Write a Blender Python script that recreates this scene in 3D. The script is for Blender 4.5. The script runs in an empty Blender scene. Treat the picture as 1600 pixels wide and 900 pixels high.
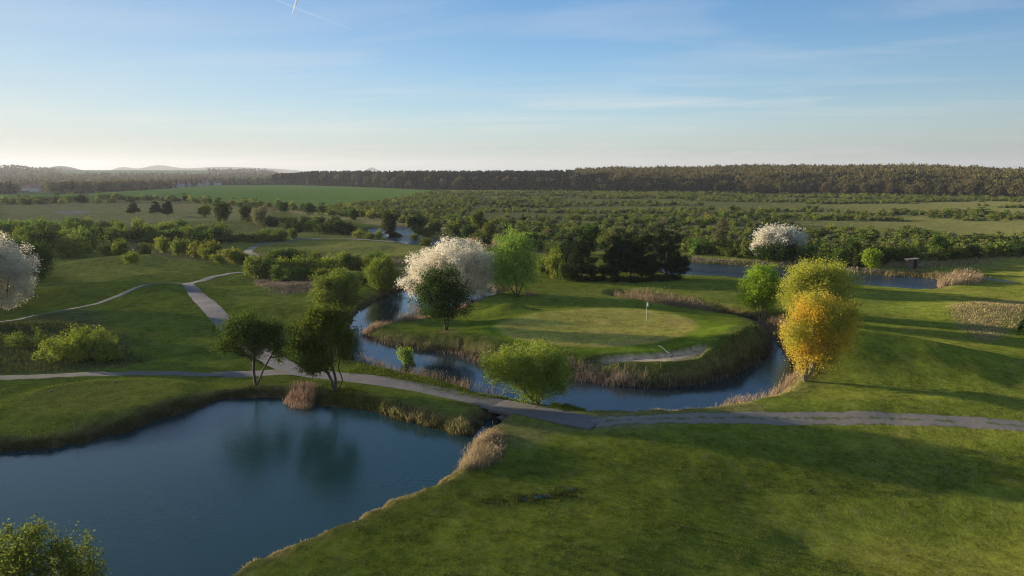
import bpy, math, random
import numpy as np
from mathutils import Vector, Matrix

sc = bpy.context.scene
# ------------------------------------------------------------------ camera, sky, sun, exposure
CAM_H = 18.0
PITCH = math.radians(9.68)
FPX = 1067.0
cam_d = bpy.data.cameras.new('camera'); cam_d.lens = 24.0; cam_d.sensor_width = 36.0
cam_d.clip_start = 0.5; cam_d.clip_end = 60000
cam = bpy.data.objects.new('camera', cam_d); sc.collection.objects.link(cam)
cam.location = (0, 0, CAM_H); cam.rotation_euler = (math.pi/2 - PITCH, 0, 0)
sc.camera = cam

SUN_EL = math.radians(9.3); SUN_AZ = math.radians(-70)
wd = bpy.data.worlds.new('World'); sc.world = wd; wd.use_nodes = True
wn = wd.node_tree.nodes; wl = wd.node_tree.links; wn.clear()
w_out = wn.new('ShaderNodeOutputWorld'); w_bg = wn.new('ShaderNodeBackground'); sky = wn.new('ShaderNodeTexSky')
sky.sky_type = 'NISHITA'; sky.sun_disc = False; sky.sun_elevation = SUN_EL; sky.sun_rotation = SUN_AZ
sky.altitude = 200; sky.air_density = 1.0; sky.dust_density = 1.0; sky.ozone_density = 6.0
w_bg.inputs['Strength'].default_value = 0.09
# thin cirrus streaks: noise over the sky direction projected on a high flat layer
tc = wn.new('ShaderNodeTexCoord'); sp = wn.new('ShaderNodeSeparateXYZ'); wl.new(tc.outputs['Generated'], sp.inputs[0])
def wmath(op, a, b=None, c=None):
    n = wn.new('ShaderNodeMath'); n.operation = op
    for i, v in enumerate((a, b, c)):
        if v is None: continue
        if isinstance(v, (int, float)): n.inputs[i].default_value = v
        else: wl.new(v, n.inputs[i])
    return n.outputs[0]
zz = wmath('ADD', wmath('MAXIMUM', sp.outputs[2], 0.0), 0.045)
u_ = wmath('DIVIDE', sp.outputs[0], zz); v_ = wmath('DIVIDE', sp.outputs[1], zz)
cb = wn.new('ShaderNodeCombineXYZ'); wl.new(wmath('MULTIPLY', u_, 0.34), cb.inputs[0]); wl.new(wmath('MULTIPLY_ADD', v_, 0.9, wmath('MULTIPLY', u_, 0.16)), cb.inputs[1])
nz = wn.new('ShaderNodeTexNoise'); nz.inputs['Scale'].default_value = 1.25; nz.inputs['Detail'].default_value = 7
nz.inputs['Roughness'].default_value = 0.52; nz.inputs['Distortion'].default_value = 0.7; wl.new(cb.outputs[0], nz.inputs['Vector'])
nb = wn.new('ShaderNodeTexNoise'); nb.inputs['Scale'].default_value = 0.22; nb.inputs['Detail'].default_value = 2; wl.new(cb.outputs[0], nb.inputs['Vector'])
mr = wn.new('ShaderNodeMapRange'); mr.inputs['From Min'].default_value = 0.46; mr.inputs['From Max'].default_value = 0.85; wl.new(nz.outputs['Fac'], mr.inputs['Value'])
mb = wn.new('ShaderNodeMapRange'); mb.inputs['From Min'].default_value = 0.42; mb.inputs['From Max'].default_value = 0.66; wl.new(nb.outputs['Fac'], mb.inputs['Value'])
cloud = wmath('MULTIPLY', wmath('MULTIPLY', mr.outputs[0], mb.outputs[0]), 0.88)
# the high veil of thin cloud thickens towards the sun on the left
vl_ = wn.new('ShaderNodeMapRange'); wl.new(sp.outputs[0], vl_.inputs['Value'])
for k_, x_ in zip(('From Min', 'From Max', 'To Min', 'To Max'), (.0, -.75, 0, .30)): vl_.inputs[k_].default_value = x_
cloud = wmath('ADD', cloud, wmath('MULTIPLY', vl_.outputs[0], wmath('MULTIPLY_ADD', nz.outputs['Fac'], 1.2, .3)))
mix = wn.new('ShaderNodeMix'); mix.data_type = 'RGBA'; wl.new(cloud, mix.inputs[0])
def wramp(v, xs, ys):
    c = wn.new('ShaderNodeFloatCurve'); cm = c.mapping.curves[0]
    while len(cm.points) < len(xs): cm.points.new(.5, .5)
    for p_, x_, y_ in zip(cm.points, xs, ys): p_.location = (x_, y_)
    c.mapping.update(); wl.new(v, c.inputs['Value']); return c.outputs[0]
# the air near the horizon is milky: paler and brighter than the clear sky above
el_ = wmath('MAXIMUM', sp.outputs[2], 0.0)
hs_ = wn.new('ShaderNodeHueSaturation'); wl.new(sky.outputs[0], hs_.inputs['Color'])
wl.new(wramp(el_, [0, .05, .12, .24, 1], [.24, .44, .78, .92, .95]), hs_.inputs['Saturation'])
bw_ = wn.new('ShaderNodeRGBToBW'); wl.new(sky.outputs[0], bw_.inputs[0])
glow_ = wmath('DIVIDE', 7.4, wmath('MULTIPLY_ADD', bw_.outputs[0], 1.34, 1.0))
away_ = wmath('MULTIPLY_ADD', wmath('MAXIMUM', wmath('MULTIPLY_ADD', sp.outputs[1], -.36, wmath('MULTIPLY', sp.outputs[0], .93)), -.2), -.42, .93)
wl.new(wmath('MULTIPLY', wmath('MULTIPLY', wramp(el_, [0, .05, .12, .24, 1], [.70, .67, .58, .46, .44]), glow_), away_), hs_.inputs['Value'])
tn_ = wn.new('ShaderNodeMix'); tn_.data_type = 'RGBA'; tn_.blend_type = 'MULTIPLY'; tn_.inputs[0].default_value = 1
tn_.inputs[7].default_value = (.99, 1.02, .925, 1); wl.new(hs_.outputs[0], tn_.inputs[6]); wl.new(tn_.outputs[2], mix.inputs[6])
mix.inputs[7].default_value = (4.1, 4.0, 3.9, 1)
wl.new(mix.outputs[2], w_bg.inputs['Color'])
wl.new(w_bg.outputs[0], w_out.inputs['Surface'])

sd = bpy.data.lights.new('sun', 'SUN'); sd.energy = 5.0; sd.angle = math.radians(0.5); sd.color = (1.0, 0.84, 0.62)
sun = bpy.data.objects.new('sun', sd); sc.collection.objects.link(sun)
SDIR = Vector((math.sin(SUN_AZ)*math.cos(SUN_EL), math.cos(SUN_AZ)*math.cos(SUN_EL), math.sin(SUN_EL)))
sun.rotation_euler = SDIR.to_track_quat('Z', 'Y').to_euler(); sun.location = (0, 0, 100)
sc.view_settings.view_transform = 'Standard'; sc.view_settings.look = 'None'
sc.view_settings.gamma = 1.0; sc.view_settings.use_curve_mapping = False
sc.view_settings.exposure = 1.16
sc.cycles.use_denoising = True; sc.cycles.denoising_prefilter = 'NONE'; sc.cycles.filter_width = 1.15
sc.cycles.max_bounces = 6; sc.cycles.volume_bounces = 0; sc.cycles.transparent_max_bounces = 8
sc.cycles.diffuse_bounces = 4; sc.cycles.transmission_bounces = 4

# ------------------------------------------------------------------ helpers
col = sc.collection
def tag(o, label=None, cat=None, group=None, kind=None):
    if label: o['label'] = label
    if cat: o['category'] = cat
    if group: o['group'] = group
    if kind: o['kind'] = kind
    return o

def mesh_np(name, V, F, mats, midx=None, smooth=False):
    me = bpy.data.meshes.new(name)
    V = np.asarray(V, dtype=np.float32)
    me.vertices.add(len(V)); me.vertices.foreach_set('co', V.ravel())
    Fs = F if isinstance(F, list) else [F]
    Fs = [np.asarray(f, dtype=np.int32) for f in Fs if len(f)]
    loops = np.concatenate([f.ravel() for f in Fs]); tot = np.concatenate([np.full(len(f), f.shape[1], np.int32) for f in Fs])
    start = np.concatenate([[0], np.cumsum(tot)[:-1]]).astype(np.int32)
    me.loops.add(len(loops)); me.loops.foreach_set('vertex_index', loops)
    me.polygons.add(len(tot)); me.polygons.foreach_set('loop_start', start); me.polygons.foreach_set('loop_total', tot)
    for m in (mats if isinstance(mats, (list, tuple)) else [mats]): me.materials.append(m)
    if midx is not None: me.polygons.foreach_set('material_index', np.asarray(midx, dtype=np.int32))
    me.polygons.foreach_set('use_smooth', np.full(len(tot), bool(smooth)))
    me.update(calc_edges=True); me.validate()
    return me

def link(name, me, parent=None, loc=(0, 0, 0), rz=0.0, s=1.0):
    o = bpy.data.objects.new(name, me); col.objects.link(o)
    o.location = loc; o.rotation_euler = (0, 0, rz); o.scale = (s, s, s) if not hasattr(s, '__len__') else s
    if parent is not None: o.parent = parent
    return o

def _hash(ix, iy, seed):
    n = (ix.astype(np.int64)*374761393 + iy.astype(np.int64)*668265263 + seed*1274126177) & 0x7fffffff
    n = ((n ^ (n >> 13))*1274126177) & 0x7fffffff
    n = n ^ (n >> 16)
    return (n & 0xffff)/65535.0
def vnoise(x, y, seed=0):
    ix = np.floor(x); iy = np.floor(y); fx = x-ix; fy = y-iy
    fx = fx*fx*fx*(fx*(fx*6-15)+10); fy = fy*fy*fy*(fy*(fy*6-15)+10)
    a = _hash(ix, iy, seed); b = _hash(ix+1, iy, seed); c = _hash(ix, iy+1, seed); d = _hash(ix+1, iy+1, seed)
    return (a*(1-fx)+b*fx)*(1-fy)+(c*(1-fx)+d*fx)*fy
def fbm(x, y, seed=0, octv=4):
    s = 0; a = .5; t = 0
    for i in range(octv):
        s = s + a*vnoise(x*2**i+17.3*i, y*2**i-9.1*i, seed+i); t += a; a *= .5
    return s/t*2-1            # about -1..1
def sstep(a, b, x):
    t = np.clip((x-a)/(b-a), 0, 1); return t*t*(3-2*t)

SP, CP = math.sin(PITCH), math.cos(PITCH)
def pz(px, py, z=0.0):
    """world point where the ray through photo pixel (px, py) meets the level z"""
    u = (px-800)/FPX; v = (450-py)/FPX
    dx, dy, dz = u, CP+v*SP, -SP+v*CP
    t = (z-CAM_H)/dz
    return (dx*t, dy*t)
def P(pts, z=0.0): return np.array([pz(a, b, z) for a, b in pts])

def sdf(poly, x, y):
    """signed distance, positive outside"""
    A = poly; B = np.roll(poly, -1, axis=0)
    if x.size < 200:
        e = B-A; wx = x[..., None]-A[:, 0]; wy = y[..., None]-A[:, 1]
        t = np.clip((wx*e[:, 0]+wy*e[:, 1])/((e*e).sum(1)+1e-12), 0, 1)
        d = np.sqrt(((wx-e[:, 0]*t)**2+(wy-e[:, 1]*t)**2).min(-1))
        ey = np.where(np.abs(e[:, 1]) < 1e-12, 1e-12, e[:, 1])
        c = ((A[:, 1] > y[..., None]) != (B[:, 1] > y[..., None])) & (x[..., None] < e[:, 0]*wy/ey+A[:, 0])
        return np.where(c.sum(-1) % 2 == 1, -d, d)
    best = np.full(x.shape, 1e18); ins = np.zeros(x.shape, dtype=bool)
    for (ax, ay), (bx, by) in zip(A, B):
        ex, ey = bx-ax, by-ay; wx, wy = x-ax, y-ay
        t = np.clip((wx*ex+wy*ey)/(ex*ex+ey*ey+1e-12), 0, 1)
        best = np.minimum(best, (wx-ex*t)**2+(wy-ey*t)**2)
        c = ((ay > y) != (by > y))
        with np.errstate(divide='ignore', invalid='ignore'):
            c &= x < (ex*(y-ay)/(ey if abs(ey) > 1e-12 else 1e-12)+ax)
        ins ^= c
    d = np.sqrt(best); return np.where(ins, -d, d)
def smooth_line(pts, n=8, closed=False):
    pts = np.asarray(pts, float); N = len(pts); out = []
    rng_ = range(N if closed else N-1)
    for i in rng_:
        if closed: p0, p1, p2, p3 = pts[(i-1) % N], pts[i], pts[(i+1) % N], pts[(i+2) % N]
        else: p0, p1, p2, p3 = pts[max(i-1, 0)], pts[i], pts[i+1], pts[min(i+2, N-1)]
        for k in range(n):
            t = k/n
            out.append(0.5*((2*p1)+(-p0+p2)*t+(2*p0-5*p1+4*p2-p3)*t*t+(-p0+3*p1-3*p2+p3)*t**3))
    if not closed: out.append(pts[-1])
    return np.array(out)
def resample(line, step):
    seg = np.hypot(*np.diff(line, axis=0).T); s = np.concatenate([[0], np.cumsum(seg)])
    n = max(2, int(s[-1]/step)+1); t = np.linspace(0, s[-1], n)
    return np.stack([np.interp(t, s, line[:, 0]), np.interp(t, s, line[:, 1])], 1)

# ------------------------------------------------------------------ materials
def new_mat(name):
    m = bpy.data.materials.new(name); m.use_nodes = True; nt = m.node_tree; nt.nodes.clear()
    return m, nt.nodes, nt.links
def N(nodes, t, **kw):
    n = nodes.new(t)
    for k, v in kw.items():
        if k in n.inputs: n.inputs[k].default_value = v
        else: setattr(n, k, v)
    return n
def leaf_mat(name, c1, c2, trans=0.35, hue=0.03, c3=None):
    """diffuse leaf, colour varied from leaf to leaf, clump to clump and plant to plant"""
    m, n, l = new_mat(name)
    out = N(n, 'ShaderNodeOutputMaterial'); oi = N(n, 'ShaderNodeObjectInfo'); geo = N(n, 'ShaderNodeNewGeometry')
    tc = N(n, 'ShaderNodeTexCoord'); nz = N(n, 'ShaderNodeTexNoise', Scale=0.9, Detail=2.0); l.new(tc.outputs['Object'], nz.inputs['Vector'])
    a = N(n, 'ShaderNodeMath', operation='MULTIPLY'); a.inputs[1].default_value = 0.30; l.new(geo.outputs['Random Per Island'], a.inputs[0])
    b = N(n, 'ShaderNodeMath', operation='MULTIPLY_ADD'); b.inputs[1].default_value = 1.5; b.inputs[2].default_value = -0.5; l.new(nz.outputs['Fac'], b.inputs[0])
    c = N(n, 'ShaderNodeMath', operation='ADD', use_clamp=True); l.new(a.outputs[0], c.inputs[0]); l.new(b.outputs[0], c.inputs[1])
    mx = N(n, 'ShaderNodeMix', data_type='RGBA'); l.new(c.outputs[0], mx.inputs[0]); mx.inputs[6].default_value = (*c1, 1); mx.inputs[7].default_value = (*c2, 1)
    last = mx.outputs[2]
    if c3 is not None:
        tz = N(n, 'ShaderNodeTexNoise', Scale=0.45, Detail=1.0); l.new(tc.outputs['Object'], tz.inputs['Vector'])
        mr_ = N(n, 'ShaderNodeMapRange'); mr_.inputs['From Min'].default_value = .42; mr_.inputs['From Max'].default_value = .58; l.new(tz.outputs['Fac'], mr_.inputs['Value'])
        m3 = N(n, 'ShaderNodeMix', data_type='RGBA'); l.new(mr_.outputs[0], m3.inputs[0]); l.new(last, m3.inputs[6]); m3.inputs[7].default_value = (*c3, 1); last = m3.outputs[2]
    hs = N(n, 'ShaderNodeHueSaturation'); l.new(last, hs.inputs['Color'])
    h1 = N(n, 'ShaderNodeMapRange'); h1.inputs['To Min'].default_value = 0.5-hue; h1.inputs['To Max'].default_value = 0.5+hue; l.new(oi.outputs['Random'], h1.inputs['Value']); l.new(h1.outputs[0], hs.inputs['Hue'])
    wn_ = N(n, 'ShaderNodeMath', operation='FRACT'); w2 = N(n, 'ShaderNodeMath', operation='MULTIPLY'); w2.inputs[1].default_value = 7.31; l.new(oi.outputs['Random'], w2.inputs[0]); l.new(w2.outputs[0], wn_.inputs[0])
    v1 = N(n, 'ShaderNodeMapRange'); v1.inputs['To Min'].default_value = 0.75; v1.inputs['To Max'].default_value = 1.25; l.new(wn_.outputs[0], v1.inputs['Value']); l.new(v1.outputs[0], hs.inputs['Value'])
    d = N(n, 'ShaderNodeBsdfDiffuse'); t = N(n, 'ShaderNodeBsdfTranslucent'); ms = N(n, 'ShaderNodeMixShader'); ms.inputs[0].default_value = trans
    l.new(hs.outputs[0], d.inputs['Color']); l.new(hs.outputs[0], t.inputs['Color'])
    l.new(d.outputs[0], ms.inputs[1]); l.new(t.outputs[0], ms.inputs[2]); l.new(ms.outputs[0], out.inputs[0])
    return m
def rough_mat(name, c1, c2, scale=6.0, rough=0.9, bump=0.3, bscale=None, metallic=0.0):
    m, n, l = new_mat(name); out = N(n, 'ShaderNodeOutputMaterial'); p = N(n, 'ShaderNodeBsdfPrincipled', Roughness=rough, Metallic=metallic)
    tc = N(n, 'ShaderNodeNewGeometry'); nz = N(n, 'ShaderNodeTexNoise', Scale=scale, Detail=5.0); l.new(tc.outputs['Position'], nz.inputs['Vector'])
    cr = N(n, 'ShaderNodeMapRange'); cr.inputs['From Min'].default_value = .3; cr.inputs['From Max'].default_value = .7; l.new(nz.outputs['Fac'], cr.inputs['Value'])
    mx = N(n, 'ShaderNodeMix', data_type='RGBA'); l.new(cr.outputs[0], mx.inputs[0]); mx.inputs[6].default_value = (*c1, 1); mx.inputs[7].default_value = (*c2, 1)
    l.new(mx.outputs[2], p.inputs['Base Color'])
    b = N(n, 'ShaderNodeBump', Strength=bump, Distance=0.03); n2 = N(n, 'ShaderNodeTexNoise', Scale=bscale or scale*4, Detail=4.0)
    l.new(tc.outputs['Position'], n2.inputs['Vector']); l.new(n2.outputs['Fac'], b.inputs['Height']); l.new(b.outputs[0], p.inputs['Normal'])
    l.new(p.outputs[0], out.inputs[0]); return m

M = {}
M['bark'] = rough_mat('bark', (.045, .036, .028), (.10, .08, .06), 9)
M['bark_pale'] = rough_mat('bark_pale', (.16, .12, .08), (.26, .20, .13), 9)
M['hawthorn'] = leaf_mat('hawthorn_leaf', (.06, .095, .014), (.14, .17, .028), .38)
M['maple'] = leaf_mat('maple_leaf', (.07, .125, .014), (.14, .20, .026), .4)
M['darkleaf'] = leaf_mat('dark_leaf', (.03, .065, .010), (.075, .12, .018), .35)
M['willow'] = leaf_mat('willow_leaf', (0.221, 0.351, 0.0455), (0.39, 0.494, 0.078), .45)
M['lime'] = leaf_mat('lime_leaf', (0.184, 0.345, 0.023), (0.322, 0.483, 0.0403), .45)
M['palewillow'] = leaf_mat('pale_willow_leaf', (0.163, 0.25, 0.0375), (0.275, 0.375, 0.0625), .45)
M['yellow'] = leaf_mat('yellow_leaf', (.30, .32, .045), (.46, .43, .06), .45, .0)
M['orange'] = leaf_mat('orange_leaf', (.58, .41, .05), (.78, .55, .075), .5, .0, c3=(.48, .44, .06))
M['blossom'] = leaf_mat('blossom', (.66, .61, .46), (.90, .85, .72), .45, .01)
M['ash'] = leaf_mat('ash_leaf', (.10, .16, .028), (.22, .29, .05), .45)
M['pine'] = leaf_mat('pine_needle', (.018, .032, .012), (.045, .06, .020), .15, .02)
M['bush'] = leaf_mat('bush_leaf', (0.09, 0.138, 0.0216), (0.204, 0.252, 0.042), .4, .03)
M['bushdark'] = leaf_mat('dark_bush_leaf', (.035, .065, .014), (.09, .12, .024), .35, .03)
M['bushgold'] = leaf_mat('golden_bush_leaf', (0.15, 0.188, 0.025), (0.25, 0.275, 0.0375), .4, .02)
M['scrub'] = leaf_mat('scrub_leaf', (.15, .18, .035), (.27, .29, .06), .4, .03)
M['scrubgrey'] = leaf_mat('grey_scrub_leaf', (.14, .15, .07), (.22, .23, .10), .35, .03)
M['wood_decid'] = leaf_mat('woodland_twigs', (.095, .088, .036), (.175, .150, .055), .3, .03)
M['wood_con'] = leaf_mat('woodland_needle', (.016, .032, .017), (.04, .058, .026), .15, .02)
M['reed'] = leaf_mat('reed_straw', (.26, .185, .11), (.48, .36, .23), .3, .02)
M['reedgrey'] = leaf_mat('reed_grey_straw', (.16, .13, .10), (.33, .27, .20), .3, .02)
M['tuss'] = leaf_mat('tussock_grass', (.05, .075, .016), (.14, .145, .04), .3, .02)
M['tussstraw'] = leaf_mat('straw_tussock', (.20, .17, .06), (.48, .37, .20), .35, .02)
M['lawn'] = leaf_mat('lawn_blade', (.10, .135, .016), (.14, .17, .026), .4, .0)

def ground_mat():
    m, n, l = new_mat('ground'); out = N(n, 'ShaderNodeOutputMaterial'); p = N(n, 'ShaderNodeBsdfDiffuse', Roughness=1.0)
    at = N(n, 'ShaderNodeAttribute', attribute_name='tint'); geo = N(n, 'ShaderNodeNewGeometry')
    sp_ = N(n, 'ShaderNodeAttribute', attribute_name='rough')
    def noise(scale, detail, rough=.55):
        z = N(n, 'ShaderNodeTexNoise', Scale=scale, Detail=detail, Roughness=rough); l.new(geo.outputs['Position'], z.inputs['Vector']); return z.outputs['Fac']
    def mth(op, a, b, c=None):
        q = N(n, 'ShaderNodeMath', operation=op)
        for i, v in enumerate((a, b, c)):
            if v is None: continue
            if isinstance(v, (int, float)): q.inputs[i].default_value = v
            else: l.new(v, q.inputs[i])
        return q.outputs[0]
    a = noise(0.22, 5); b = noise(2.6, 5, .65); c = noise(16, 3)
    # value factor: 1 + k*(noise-.5)
    f = mth('ADD', mth('MULTIPLY_ADD', a, 0.9, .55), mth('MULTIPLY_ADD', b, 1.5, -.75))
    f = mth('ADD', f, mth('MULTIPLY_ADD', noise(.75, 5, .65), 1.5, -.75))
    f = mth('ADD', f, mth('MULTIPLY_ADD', c, 1.2, -.6))
    f = mth('MULTIPLY', mth('MAXIMUM', f, 0.25), 1.08)
    sc_ = N(n, 'ShaderNodeVectorMath', operation='SCALE'); l.new(at.outputs['Color'], sc_.inputs[0]); l.new(f, sc_.inputs['Scale'])
    # dry yellow flecks in the turf
    d = noise(0.9, 6, .7); mrr = N(n, 'ShaderNodeMapRange'); mrr.inputs['From Min'].default_value = .52; mrr.inputs['From Max'].default_value = .72; l.new(d, mrr.inputs['Value'])
    mul = mth('MULTIPLY', mrr.outputs[0], mth('MULTIPLY_ADD', sp_.outputs['Fac'], .5, .12))
    mx = N(n, 'ShaderNodeMix', data_type='RGBA'); l.new(mul, mx.inputs[0]); l.new(sc_.outputs[0], mx.inputs[6]); mx.inputs[7].default_value = (.27, .21, .09, 1)
    l.new(mx.outputs[2], p.inputs['Color'])
    b1 = N(n, 'ShaderNodeBump', Distance=0.10); b1.inputs['Strength'].default_value = 0.5
    h = mth('ADD', mth('MULTIPLY', noise(5, 5, .7), .8), mth('MULTIPLY', noise(1.1, 4), 1.2))
    l.new(mth('MULTIPLY', h, mth('MULTIPLY_ADD', sp_.outputs['Fac'], 1.6, .25)), b1.inputs['Height'])
    l.new(b1.outputs[0], p.inputs['Normal']); l.new(p.outputs[0], out.inputs[0]); return m
M['ground'] = ground_mat()

def water_mat(name, body, wave=0.25, scale=2.0, rgh=.06, dist=.08):
    m, n, l = new_mat(name); out = N(n, 'ShaderNodeOutputMaterial'); p = N(n, 'ShaderNodeBsdfPrincipled', Roughness=rgh, IOR=1.333)
    p.inputs['Base Color'].default_value = (*body, 1)
    geo = N(n, 'ShaderNodeNewGeometry'); mp = N(n, 'ShaderNodeMapping'); l.new(geo.outputs['Position'], mp.inputs[0])
    mp.inputs['Rotation'].default_value = (0, 0, math.radians(12)); mp.inputs['Scale'].default_value = (1.0, 3.0, 1.0)
    nz = N(n, 'ShaderNodeTexNoise', Scale=scale, Detail=4.0, Roughness=.6, Distortion=.6); l.new(mp.outputs[0], nz.inputs['Vector'])
    n2 = N(n, 'ShaderNodeTexNoise', Scale=.05, Detail=2.0); l.new(geo.outputs['Position'], n2.inputs['Vector'])
    mr_ = N(n, 'ShaderNodeMapRange'); mr_.inputs['From Min'].default_value = .35; mr_.inputs['From Max'].default_value = .62; mr_.inputs['To Min'].default_value = .15; l.new(n2.outputs['Fac'], mr_.inputs['Value'])
    s_ = N(n, 'ShaderNodeMath', operation='MULTIPLY'); s_.inputs[1].default_value = wave; l.new(mr_.outputs[0], s_.inputs[0])
    b = N(n, 'ShaderNodeBump', Distance=dist); l.new(s_.outputs[0], b.inputs['Strength']); l.new(nz.outputs['Fac'], b.inputs['Height'])
    l.new(b.outputs[0], p.inputs['Normal']); l.new(p.outputs[0], out.inputs[0]); return m
M['water_near'] = water_mat('pond_water', (.012, .040, .042), .26, 2.2)
M['water'] = water_mat('moat_water', (.014, .026, .030), .14, 1.8)
M['water_far'] = water_mat('ruffled_pond_water', (.02, .04, .05), 1.0, 2.6, .16, .3)

# ------------------------------------------------------------------ outlines of the place
W = -0.9                                             # level of all the water
near_px = [(-420, 760), (-200, 722), (0, 706), (60, 703), (130, 692), (200, 675), (240, 660), (300, 640), (345, 625), (400, 620), (440, 622), (470, 634),
           (500, 632), (560, 640), (600, 648), (640, 662), (680, 672), (715, 681), (738, 684), (748, 668), (768, 655), (788, 647), (796, 651), (782, 662), (766, 673),
           (752, 686), (738, 700), (722, 735), (712, 746), (690, 760), (640, 785), (580, 810), (520, 838), (450, 868), (400, 889), (370, 903), (300, 940),
           (150, 1010), (-100, 1100), (-700, 1100), (-900, 900)]
moat_px = [(795, 456), (760, 452), (700, 450), (650, 451), (620, 455), (600, 463), (582, 472), (562, 484), (549, 499), (545, 517), (546, 538), (554, 555),
           (575, 562), (600, 568), (630, 577), (660, 583), (700, 592), (740, 603), (790, 614), (850, 624), (880, 630), (910, 634), (960, 636), (1040, 637),
           (1100, 635), (1140, 628), (1180, 621), (1215, 612), (1235, 598), (1243, 582), (1240, 565), (1232, 550), (1222, 535), (1212, 520), (1200, 509),
           (1188, 500), (1160, 494), (1130, 489), (1105, 485), (1060, 477), (1010, 468), (970, 463), (960, 467), (985, 473), (1030, 481), (1070, 487),
           (1105, 493), (1140, 498), (1175, 506), (1193, 514), (1204, 526), (1206, 540), (1196, 556), (1178, 570), (1150, 582), (1130, 590), (1100, 598),
           (1060, 604), (1020, 606), (980, 603), (930, 596), (880, 590), (830, 584), (790, 577), (752, 567), (735, 560), (715, 553), (680, 549), (640, 545),
           (615, 541), (590, 535), (573, 528), (572, 521), (590, 514), (620, 508), (650, 503), (690, 494), (720, 484), (742, 474), (765, 466), (785, 461)]
east_px = [(1040, 414), (1070, 410), (1120, 413), (1180, 416), (1240, 419), (1290, 424), (1330, 428), (1400, 431), (1450, 435), (1476, 440), (1462, 446), (1400, 444),
           (1340, 440), (1280, 436), (1220, 434), (1170, 431), (1130, 427), (1060, 425), (1035, 420)]
far_px = [(572, 359), (600, 356), (640, 355), (652, 361), (664, 371), (700, 375), (735, 377), (730, 381), (690, 381), (640, 378), (622, 373), (600, 367)]
mini_px = [(830, 393), (845, 391), (858, 392), (858, 396), (845, 397), (832, 396)]
def trace(px_list, lo, hi, z2):
    a = P(px_list, W); b = P(px_list, z2); a[lo:hi] = b[lo:hi]; return a
i0 = moat_px.index((554, 555)); i1 = moat_px.index((1215, 612))+1
e0 = east_px.index((1462, 446)); f0 = far_px.index((730, 381))
WATERS = [('near', P(near_px, W), 1.1), ('moat', smooth_line(trace(moat_px, i0, i1, -.25), 2, True), 2.1), ('east', smooth_line(trace(east_px, e0, len(east_px), -.1), 2, True), 2.5),
          ('far', smooth_line(trace(far_px, f0, len(far_px), 0), 2, True), 2.5), ('mini', P(mini_px, W), 2.0)]

# centre lines of the paths (photo pixels on level ground) and their half widths
PATHS = {
 'main': ([(392, 425), (360, 430), (320, 438), (295, 446), (300, 457), (322, 477), (350, 502), (385, 533), (420, 556), (455, 574), (500, 583), (560, 590), (650, 604), (740, 622), (786, 631.5)], 1.15),
 'spur': ([(350, 577), (400, 576), (450, 575), (500, 583)], 1.0),
 'west': ([(-260, 530), (-120, 516), (0, 500), (70, 486), (140, 473), (220, 458), (270, 449), (298, 447)], 0.6),
 'left': ([(-300, 592), (-100, 588), (0, 584), (60, 581), (150, 577), (250, 575), (350, 577)], 0.85),
 'right': ([(925, 663), (980, 659), (1050, 657), (1150, 656), (1250, 656), (1400, 659), (1500, 663), (1600, 669), (1750, 684)], 1.0),
 'north': ([(392, 425), (412, 415), (404, 402), (388, 393), (392, 385), (420, 378), (480, 373), (560, 374), (640, 377)], 1.0),
 'east': ([(1450, 428), (1500, 431), (1545, 434), (1590, 440)], 1.0),
}
PL = {k: (resample(smooth_line(P(p), 6), 1.0), hw) for k, (p, hw) in PATHS.items()}
bridge_px = [(776, 629.5), (930, 664)]
BL = resample(P(bridge_px), 1.0)

isl = P([(940, 528)], 0.6)[0]
mound = P([(1400, 548)], 1.5)[0]
green_poly = smooth_line(P([(775, 508), (820, 492), (880, 483), (960, 480), (1040, 486), (1085, 502), (1080, 522), (1040, 534), (960, 540), (880, 538), (810, 528)], .9), 3, True)
bunker_poly = smooth_line(P([(915, 558), (955, 551), (1010, 550), (1045, 549), (1098, 545), (1104, 549), (1088, 558), (1040, 561), (980, 560), (935, 561)], .85), 3, True)
tee_poly = smooth_line(P([(40, 640), (30, 615), (80, 598), (160, 588), (240, 587), (285, 596), (275, 615), (210, 635), (120, 648)], 0.3), 3, True)
crest_x = [-600, 0, 130, 260, 330, 450, 800]; crest_d = [680, 680, 650, 800, 985, 985, 985]
front_x = [430, 450, 660, 1000, 1600, 2400]; front_d = [1010, 985, 700, 625, 585, 560]
rise_x = [430, 850, 1000, 1250, 1420, 1600, 2400]; rise_h = [3.5, 4.0, 6.5, 11.0, 9.0, 3.5, 3]

def dist_line(line, x, y):
    if x.size < 200:
        A = line[:-1]; e = line[1:]-A; wx = x[..., None]-A[:, 0]; wy = y[..., None]-A[:, 1]
        t = np.clip((wx*e[:, 0]+wy*e[:, 1])/((e*e).sum(1)+1e-12), 0, 1)
        return np.sqrt(((wx-e[:, 0]*t)**2+(wy-e[:, 1]*t)**2).min(-1))
    best = np.full(x.shape, 1e18)
    for (ax, ay), (bx, by) in zip(line[:-1], line[1:]):
        ex, ey = bx-ax, by-ay
        t = np.clip(((x-ax)*ex+(y-ay)*ey)/(ex*ex+ey*ey+1e-12), 0, 1)
        best = np.minimum(best, (x-ax-ex*t)**2+(y-ay-ey*t)**2)
    return np.sqrt(best)
def gauss(x, y, cx, cy, rx, ry, ang=0):
    c, s = math.cos(ang), math.sin(ang); dx = x-cx; dy = y-cy; a = (dx*c+dy*s)/rx; b = (-dx*s+dy*c)/ry
    return np.exp(-(a*a+b*b))
def gp(x, y, px, py, rx, ry, h, ang=0, z=0.0):
    cx, cy = pz(px, py, z); return h*gauss(x, y, cx, cy, rx, ry, ang)
def plateau(sd_, w): return sstep(w, -w*.3, sd_)

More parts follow.
